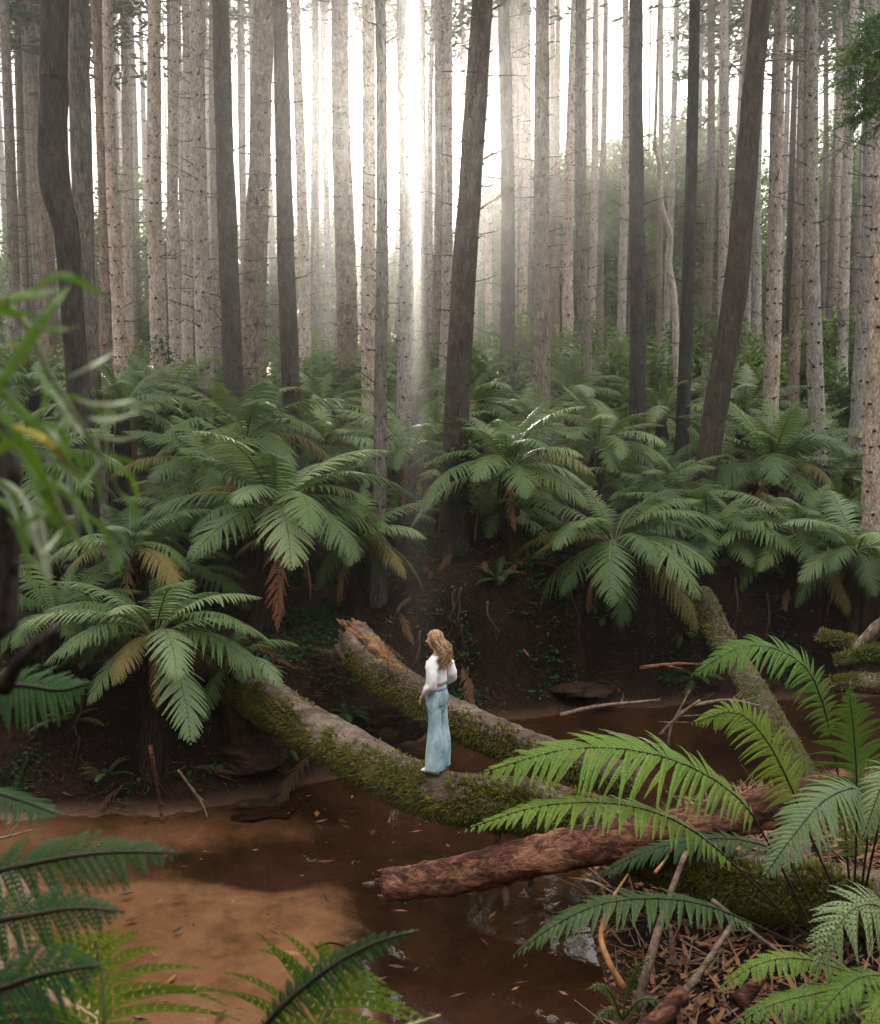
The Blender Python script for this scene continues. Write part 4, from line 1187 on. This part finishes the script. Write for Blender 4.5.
brg = random.Random(15)
FALLEN = []
for me_ in DEAD:
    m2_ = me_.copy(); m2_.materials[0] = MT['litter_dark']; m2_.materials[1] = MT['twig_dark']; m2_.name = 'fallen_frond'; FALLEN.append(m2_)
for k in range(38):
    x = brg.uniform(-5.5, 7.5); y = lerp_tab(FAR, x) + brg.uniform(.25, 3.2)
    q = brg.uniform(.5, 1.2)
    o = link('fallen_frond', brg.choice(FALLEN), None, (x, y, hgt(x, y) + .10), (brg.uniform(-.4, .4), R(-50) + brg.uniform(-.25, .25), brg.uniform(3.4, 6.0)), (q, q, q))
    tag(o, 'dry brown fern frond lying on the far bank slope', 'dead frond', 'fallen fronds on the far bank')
for k in range(22):
    x = brg.uniform(-5.0, 6.5); y = lerp_tab(FAR, x) + brg.uniform(.35, 1.9)
    q = brg.uniform(.3, .62)
    o = link('fern', brg.choice(YOUNG), None, (x, y, hgt(x, y) + .03), (R(12), 0, brg.uniform(0, 6.28)), (q, q, q))
    tag(o, 'small young fern rooted in the face of the far bank', 'fern', 'young ferns on the bank face')
gc = MB(); k = 0
while k < 3200:
    x = rg.uniform(-7, 9); yf = lerp_tab(FAR, x); y = yf + rg.uniform(.3, 6)
    if noise.noise(Vector((x * .8, y * .8, 4))) < .12: continue
    k += 1
    leaf_cloud(gc, (x, y, hgt(x, y) + .06), (.08, .08, .05), 7, .07, rg)
tag(gc.build('ground_cover', MT['bushdark'], smooth=False), 'small dark leaved ground cover on the far bank', 'ground cover', kind='stuff')

# ------------------------------------------------------------------ the woman
def m_flat(name, c, rough=.7, nz=.12, scale=30, spec=.3, bd=.004):
    return m_simple(name, tuple(v * (1 - nz) for v in c), tuple(min(1, v * (1 + nz)) for v in c), scale, rough, .3, bd, spec)
SK = m_flat('skin', (.56, .34, .25), .5, .05)
LIP = m_flat('lips', (.40, .14, .12), .4, .05)
EYE = m_flat('eyes', (.03, .02, .02), .2, .05)
BL = m_flat('white_cotton', (.76, .73, .74), .85, .10, 13, .2, .03)
JN = m_simple('pale_denim', (.13, .26, .33), (.54, .68, .72), 8, .9, .5, .006, .15, (1, 1, .5))  # mottling puts fold shading and pale highlights into the denim colour
SH = m_flat('white_leather', (.78, .78, .76), .5, .03)
HR = m_simple('fair_hair', (.085, .042, .019), (.44, .26, .13), 16, .5, .6, .01, .4, (1, 1, .25))

feet = P(437, 770, 10.5)
# put her feet on the log surface
best = min(range(len(lineA)), key=lambda i: (lineA[i].x - feet.x) ** 2)
ax = lineA[best]
top_z = ax.z + rA[best] * .97
feet = Vector((feet.x, ax.y - .02, top_z))
SCALE_P = 1.0
person = None
def pv(x, y, z): return Vector((x, y, z))
# front +x, left +y
skv = [((0, 0, .95), (.125, .155), None), ((0, 0, 1.07), (.095, .125), 0), ((.005, 0, 1.20), (.095, .13), 1), ((0, 0, 1.34), (.095, .14), 2), ((-.01, 0, 1.42), (.055, .06), 3), ((0, 0, 1.50), (.045, .045), 4), ((.015, 0, 1.56), (.05, .05), 5)]
def addv(p, r, par):
    skv.append((p, (r, r), par)); return len(skv) - 1
for sg in (1, -1):
    hpt = addv((.0, .09 * sg, .86), .068, 0); kn = addv((.015, .10 * sg, .48), .048, hpt); an = addv((-.01, .10 * sg, .10), .032, kn); toe = addv((.11, .105 * sg, .045), .032, an)
# arms
s1 = addv((0, .14, 1.36), .044, 3); e1 = addv((-.035, .205, 1.13), .034, s1); w1 = addv((.09, .185, .98), .024, e1); h1 = addv((.125, .155, .93), .028, w1)
s2 = addv((0, -.14, 1.36), .044, 3); e2 = addv((-.09, -.225, 1.15), .036, s2); w2 = addv((.07, -.225, .99), .025, e2); h2 = addv((.12, -.20, .94), .03, w2)
for hnd, sg in ((h1, 1), (h2, -1)):
    hp = Vector(skv[hnd][0])
    for q, (dx, dy, l) in enumerate([(.018, .016, .062), (.024, .006, .072), (.024, -.004, .068), (.018, -.014, .056)]):
        f0 = addv(tuple(hp + Vector((dx, dy * sg, -.022))), .0095, hnd)
        f1 = addv(tuple(hp + Vector((dx + .012, dy * sg * 1.2, -.022 - l * .55))), .0085, f0)
        addv(tuple(hp + Vector((dx + .008, dy * sg * 1.1, -.022 - l))), .007, f1)
    t0 = addv(tuple(hp + Vector((.03, -.02 * sg, .0))), .011, hnd)
    addv(tuple(hp + Vector((.055, -.028 * sg, -.03))), .009, t0)
me = bpy.data.meshes.new('body')
me.from_pydata([v[0] for v in skv], [(i, v[2]) for i, v in enumerate(skv) if v[2] is not None], [])
tmp = bpy.data.objects.new('tmp_body', me); COL.objects.link(tmp)
md = tmp.modifiers.new('skin', 'SKIN'); md.use_smooth_shade = True
for i, v in enumerate(skv):
    me.skin_vertices[0].data[i].radius = v[1]
me.skin_vertices[0].data[0].use_root = True
ss = tmp.modifiers.new('sub', 'SUBSURF'); ss.levels = 2; ss.render_levels = 2
dg = bpy.context.evaluated_depsgraph_get()
body_me = bpy.data.meshes.new_from_object(tmp.evaluated_get(dg))
bpy.data.objects.remove(tmp)
# head sculpted from a sphere and merged into the body mesh
bm = bmesh.new(); bm.from_mesh(body_me)
for f in bm.faces: f.material_index = 0
HC = Vector((.025, 0, 1.60))
ret = bmesh.ops.create_uvsphere(bm, u_segments=40, v_segments=30, radius=1)
HY = R(22)   # head turned a little to her left, toward the viewer's left
for v in ret['verts']:
    c = v.co.copy()
    x, y, z = c
    X, Yh, Z = x * .098, y * .074, z * .118
    if x > 0:
        X -= .018 * max(0, -z) * x                                     # chin side narrows
        Yh *= 1 - .28 * max(0, -z) ** 1.3
        X += .030 * math.exp(-((y / .16) ** 2 + ((z + .16) / .16) ** 2)) * x        # nose
        X += .010 * math.exp(-((y / .28) ** 2 + ((z + .52) / .10) ** 2)) * x        # lips
        X += .016 * math.exp(-((y / .3) ** 2 + ((z + .86) / .16) ** 2)) * x         # chin
        X -= .012 * math.exp(-(((abs(y) - .36) / .17) ** 2 + ((z - .04) / .12) ** 2)) * x  # eye sockets
    X += 0
    ear = math.exp(-(((x + .05) / .16) ** 2 + ((z + .05) / .22) ** 2))
    Yh += .014 * ear * (1 if y > 0 else -1) * (abs(y) > .6)
    p = Vector((X, Yh, Z))
    p = Matrix.Rotation(HY, 3, 'Z') @ p
    v.co = HC + p
sphf = set()
for v in ret['verts']:
    for f in v.link_faces: sphf.add(f)
for f in sphf:
    f.smooth = True
    c = Matrix.Rotation(-HY, 3, 'Z') @ (f.calc_center_median() - HC)
    if c.x > .07 and abs(c.y) < .024 and -.068 < c.z < -.054: f.material_index = 1
    if c.x > .06 and abs(abs(c.y) - .030) < .010 and -.002 < c.z < .010: f.material_index = 2
bm.to_mesh(body_me); bm.free()
for mt in (SK, LIP, EYE): body_me.materials.append(mt)
FACE = R(152)
person = link('person', body_me, None, feet, (0, 0, FACE))
person.scale = (.875, .865, .925)
tag(person, 'woman in white blouse and pale wide jeans standing on the mossy log, looking away', 'person')

def ring(cx, cy, z, rx, ry, n=32, ph=0.0, amp=0.0, k=6, tilt=0.0):
    out = []
    for j in range(n):
        a = 2 * math.pi * j / n
        m_ = 1 + amp * math.sin(k * a + ph) + amp * .6 * math.sin((k * 2 + 1) * a + ph * 2.3)
        out.append(Vector((cx + math.cos(a) * rx * m_, cy + math.sin(a) * ry * m_, z + tilt * math.cos(a))))
    return out
# jeans: hips then two wide legs
j = MB()
j.loft([ring(0, 0, z, rx, ry, 36, z * 9, .006) for z, rx, ry in ((1.055, .112, .142), (1.035, .114, .144), (1.02, .113, .146), (.97, .128, .165), (.91, .140, .180), (.85, .130, .181), (.80, .108, .175), (.76, .094, .168), (.73, .080, .155))], 0)
for sg in (1, -1):
    rs = []
    for i in range(26):
        t = i / 25
        z = .88 - .82 * t
        w_ = .092 - .018 * math.sin(math.pi * min(1, t * 1.7)) + .014 * t ** 1.5
        cy = (.082 + .010 * t) * sg
        rs.append(ring(.0 - .02 * math.sin(t * 3) + .005 * math.sin(t * 17 + sg) * t, cy, z, w_ * 1.06 + .012 * t, w_, 32, t * 1.6 + sg, .014 + .030 * t, 4 + (sg > 0)))
    j.loft(rs, 0, cap=False)
# seat pockets, waistband and belt loops
for sg in (1, -1):
    rows = []
    for zz in (.955, .92, .86, .84):
        rxx, ryy = {.955: (.131, .168), .92: (.138, .177), .86: (.137, .182), .84: (.132, .180)}[zz]
        rows.append([Vector((-rxx * math.sqrt(1 - ((sg * .085 + dy) / ryy) ** 2) - .006, sg * .085 + dy, zz + (.012 if zz < .85 and abs(dy) > .03 else 0))) for dy in (-.048, 0, .048)])
    for a in range(3):
        for b in range(2):
            j.face([rows[a][b] , rows[a][b + 1], rows[a + 1][b + 1], rows[a + 1][b]], 1)
JN2 = m_simple('denim_seam', (.16, .26, .30), (.30, .42, .46), 9, .9)
j.loft([ring(0, 0, z, rx, ry, 36) for z, rx, ry in ((1.022, .1165, .149), (1.024, .1185, .151), (1.056, .1165, .1475), (1.058, .113, .144))], 1, cap=False)
j.build('jeans', [JN, JN2], person)
# blouse: cropped body, puffed sleeves
b_ = MB()
b_.loft([ring(dx, 0, z, rx, ry, 36, z * 13, .02, 7) for z, rx, ry, dx in ((1.10, .108, .138, 0), (1.11, .118, .148, 0), (1.14, .121, .152, .003), (1.20, .120, .158, .008), (1.27, .116, .164, .008), (1.33, .108, .168, .002), (1.375, .092, .165, 0), (1.405, .074, .135, -.004), (1.425, .064, .088, -.006), (1.43, .060, .072, -.006))], 0, cap=False)
def sleeve(pts, rad, sd):
    ln = spline(pts, 26)
    rr = []
    for i in range(26):
        s = i / 25 * (len(rad) - 1); a = min(int(s), len(rad) - 2)
        rr.append(rad[a] + (rad[a + 1] - rad[a]) * (s - a) + .0015 * math.sin(i * 1.7 + sd))
    b_.tube(ln, rr, 18, 0, wob=.28, seed=sd, wfreq=11, cap=False)
sleeve([(0, .135, 1.385), (-.02, .175, 1.28), (-.035, .205, 1.13), (.03, .20, 1.05), (.09, .185, .98)], [.072, .078, .070, .072, .064, .046, .03], 1.0)
sleeve([(0, -.135, 1.385), (-.05, -.19, 1.28), (-.09, -.225, 1.15), (-.02, -.24, 1.06), (.07, -.225, .99)], [.072, .078, .070, .072, .064, .046, .03], 2.0)
b_.build('blouse', BL, person)
# shoes
for sg in (1, -1):
    s = MB()
    rs = []
    for i in range(12):
        t = i / 11
        x = -.075 + .245 * t
        wy = .040 * (math.sin(math.pi * (.12 + .80 * t)) ** .5)
        hz = .075 * (1 - t) ** .6 + .022
        n = 16
        rs.append([Vector((x, (.098) * sg + math.cos(2 * math.pi * q / n) * wy, max(0, hz * .5 + math.sin(2 * math.pi * q / n) * hz * .55))) for q in range(n)])
    s.loft(rs, 0)
    s.build('shoe', SH, person)
# hair: cap plus long waved locks down the back
hb = MB()
rg = random.Random(8)
Rz = Matrix.Rotation(HY, 3, 'Z')
rings_ = []
for i in range(14):
    th = R(4 + 118 * i / 13)
    rowp = []
    for q in range(36):
        a = 2 * math.pi * q / 36
        fx = math.cos(a)
        lim = th if fx < .25 else min(th, R(62) + R(40) * (1 - fx) )
        p = Vector((math.sin(lim) * math.cos(a) * .112 - .004, math.sin(lim) * math.sin(a) * .090, math.cos(lim) * .130))
        p *= 1 + .03 * math.sin(a * 9 + th * 3)
        rowp.append(HC + Rz @ p)
    rings_.append(rowp)
hb.loft(rings_, 0, cap=True)
for k in range(130):
    a = R(rg.uniform(66, 294))
    p0 = HC + Rz @ Vector((math.cos(a) * .085, math.sin(a) * .075, rg.uniform(.02, .09)))
    L_ = rg.uniform(.27, .37)
    pts = []
    ph = rg.uniform(0, 6.28)
    tx = -.115 + rg.uniform(-.03, .03); ty = math.sin(a + HY) * .085 + rg.uniform(-.06, .06)
    for i in range(12):
        t = i / 11
        z = p0.z - L_ * t
        e = sm(t * 1.8)
        x = p0.x * (1 - e) + tx * e + .022 * math.sin(t * 17 + ph) * e
        y = p0.y * (1 - e) + ty * e + .030 * math.cos(t * 16 + ph) * e
        pts.append((x, y, z))
    hb.tube(pts, [.0085 * (1 - .6 * (i / 11) ** 2.5) for i in range(12)], 6, 0)
hb.build('hair', HR, person)

# ------------------------------------------------------------------ forest behind and beside the viewer (shades the creek as the real one does)
for k in range(20):
    a = R(rnd.uniform(150, 390)) if k % 2 else R(rnd.uniform(165, 375))
    d = rnd.uniform(11, 34)
    x, y = math.cos(a) * d, math.sin(a) * d
    if y > 0 and abs(x) < 8 + y * .62: continue
    t = thing('conifer_tree', 'conifer of the same plantation standing beside or behind the viewer', 'tree', (x, y, hgt(x, y)), 'conifers around the viewer')
    hh = rnd.uniform(17, 26)
    link('trunk', rnd.choice(TRUNKS['m']), t, (0, 0, 0), (0, 0, rnd.uniform(0, 6)), (1, 1, hh / 30))
    s = rnd.uniform(1.5, 2.0)
    link('crown', rnd.choice(CROWNS), t, (0, 0, hh * .25), (0, 0, rnd.uniform(0, 6)), (s, s, hh * .78 / 9))

for x, y, hh in ((-7.5, 3, 12), (-9, 7.5, 13), (-11, 11, 14), (-6.5, -2, 12), (-3, -5, 13), (1.5, -6, 12), (5.5, -4, 13), (7.5, 1.5, 12), (10, 6, 13), (12.5, 10.5, 14), (-14, 14, 15), (15, 14, 15)):  # added out of view, with low dense crowns to shade the banks
    t = thing('conifer_tree', 'conifer of the same plantation standing beside or behind the viewer', 'tree', (x, y, hgt(x, y)), 'conifers around the viewer')  # unseen conifer added to shade the banks
    link('trunk', rnd.choice(TRUNKS['m']), t, (0, 0, 0), (0, 0, rnd.uniform(0, 6)), (.9, .9, hh / 30))
    link('crown', rnd.choice(CROWNS), t, (0, 0, .8), (0, 0, rnd.uniform(0, 6)), (1.15, 1.15, hh / 9))

# ------------------------------------------------------------------ air
hz = MB()
x0, x1, y0, y1, z0, z1 = -160, 160, -70, 240, -3, 75
c = [Vector((x, y, z)) for z in (z0, z1) for y in (y0, y1) for x in (x0, x1)]
for f in ((0, 2, 3, 1), (4, 5, 7, 6), (0, 1, 5, 4), (2, 6, 7, 3), (0, 4, 6, 2), (1, 3, 7, 5)):
    hz.f.append(f); hz.m.append(0)
hz.v = c
m, nt, out = newmat('morning_haze')
HAZE_D, HAZE_G = .0024, .89
vol = N(nt, 'ShaderNodeVolumePrincipled', Density=HAZE_D, Anisotropy=HAZE_G)
vol.inputs['Color'].default_value = (.96, .97, .96, 1)
nt.links.new(vol.outputs[0], out.inputs['Volume'])
tag(hz.build('haze', m, smooth=False), 'thin bright morning haze filling the forest', 'haze', kind='stuff')

# ------------------------------------------------------------------ sky and sun
VEIL0, VEIL1 = (5.05, 4.95, 4.8), (6.2, 6.05, 5.85)
sd = ray(418, 122).normalized()
elev = math.asin(sd.z); azim = math.atan2(sd.x, sd.y)
wd = bpy.data.worlds.new('World'); scene.world = wd; wd.use_nodes = True
nt = wd.node_tree
for n in list(nt.nodes): nt.nodes.remove(n)
out = nt.nodes.new('ShaderNodeOutputWorld'); bg = nt.nodes.new('ShaderNodeBackground')
sky = nt.nodes.new('ShaderNodeTexSky'); sky.sky_type = 'NISHITA'; sky.sun_disc = False
sky.sun_elevation = elev; sky.sun_rotation = azim
sky.air_density = 1.0; sky.dust_density = .15; sky.ozone_density = 1.0
# thin white overcast veil over the clear sky, with the sun burning through it
tc = nt.nodes.new('ShaderNodeTexCoord')
dt = nt.nodes.new('ShaderNodeVectorMath'); dt.operation = 'DOT_PRODUCT'
nt.links.new(tc.outputs['Generated'], dt.inputs[0]); dt.inputs[1].default_value = sd
disc = math_n(nt, 'MULTIPLY', math_n(nt, 'GREATER_THAN', dt.outputs['Value'], math.cos(R(.75))), 260.0)
aur = math_n(nt, 'MULTIPLY', math_n(nt, 'POWER', math_n(nt, 'MAXIMUM', dt.outputs['Value'], 0.0), 4200.0), 8.0)
cl = noise_n(nt, tc.outputs['Generated'], 2.2, 4, .55)
veil = mix(nt, ramp(nt, cl, [(.35, (0, 0, 0)), (.7, (1, 1, 1))]), VEIL0, VEIL1)
sepw = nt.nodes.new('ShaderNodeSeparateXYZ'); nt.links.new(tc.outputs['Generated'], sepw.inputs[0])
cie = math_n(nt, 'ADD', math_n(nt, 'MULTIPLY', math_n(nt, 'MAXIMUM', sepw.outputs['Z'], 0.0), 1.95), .0)
cc = nt.nodes.new('ShaderNodeCombineColor')
for i in range(3): nt.links.new(cie, cc.inputs[i])
veil = mix(nt, 1.0, veil, cc.outputs[0], 'MULTIPLY')
a1 = mix(nt, 1.0, mix(nt, 1.0, sky.outputs[0], (.07, .07, .07), 'MULTIPLY'), veil, 'ADD')
cmb = nt.nodes.new('ShaderNodeCombineColor')
dsum = math_n(nt, 'ADD', disc, aur)
nt.links.new(dsum, cmb.inputs[0]); nt.links.new(math_n(nt, 'MULTIPLY', dsum, .93), cmb.inputs[1]); nt.links.new(math_n(nt, 'MULTIPLY', dsum, .8), cmb.inputs[2])
a2 = mix(nt, 1.0, a1, cmb.outputs[0], 'ADD')
nt.links.new(a2, bg.inputs['Color']); bg.inputs['Strength'].default_value = .15
nt.links.new(bg.outputs[0], out.inputs['Surface'])
sun = bpy.data.lights.new('sun', 'SUN'); sun.energy = 2.6; sun.angle = R(.5); sun.color = (1, .90, .78)
so = link('sun', sun); so.rotation_euler = (-sd).to_track_quat('-Z', 'Y').to_euler(); so.location = (0, 0, 60)

# ------------------------------------------------------------------ camera and render
cd = bpy.data.cameras.new('camera'); co = link('camera', cd)
co.location = (0, 0, CAMZ); co.rotation_euler = (R(90) - PITCH, 0, 0)
cd.sensor_fit = 'VERTICAL'; cd.sensor_height = 36; cd.sensor_width = 36 * W / H; cd.lens = 36 * F / H
cd.clip_start = .05; cd.clip_end = 1000
cd.dof.use_dof = True; cd.dof.focus_distance = 11.3; cd.dof.aperture_fstop = 3.2
scene.camera = co
scene.view_settings.view_transform = 'Standard'; scene.view_settings.look = 'None'
scene.view_settings.exposure = 1.62; scene.view_settings.gamma = 1
cy = scene.cycles
cy.max_bounces = 6; cy.diffuse_bounces = 3; cy.glossy_bounces = 2; cy.transmission_bounces = 3; cy.transparent_max_bounces = 8; cy.volume_bounces = 0
cy.use_denoising = True
cy.sample_clamp_indirect = 4.0
cy.caustics_reflective = False; cy.caustics_refractive = False
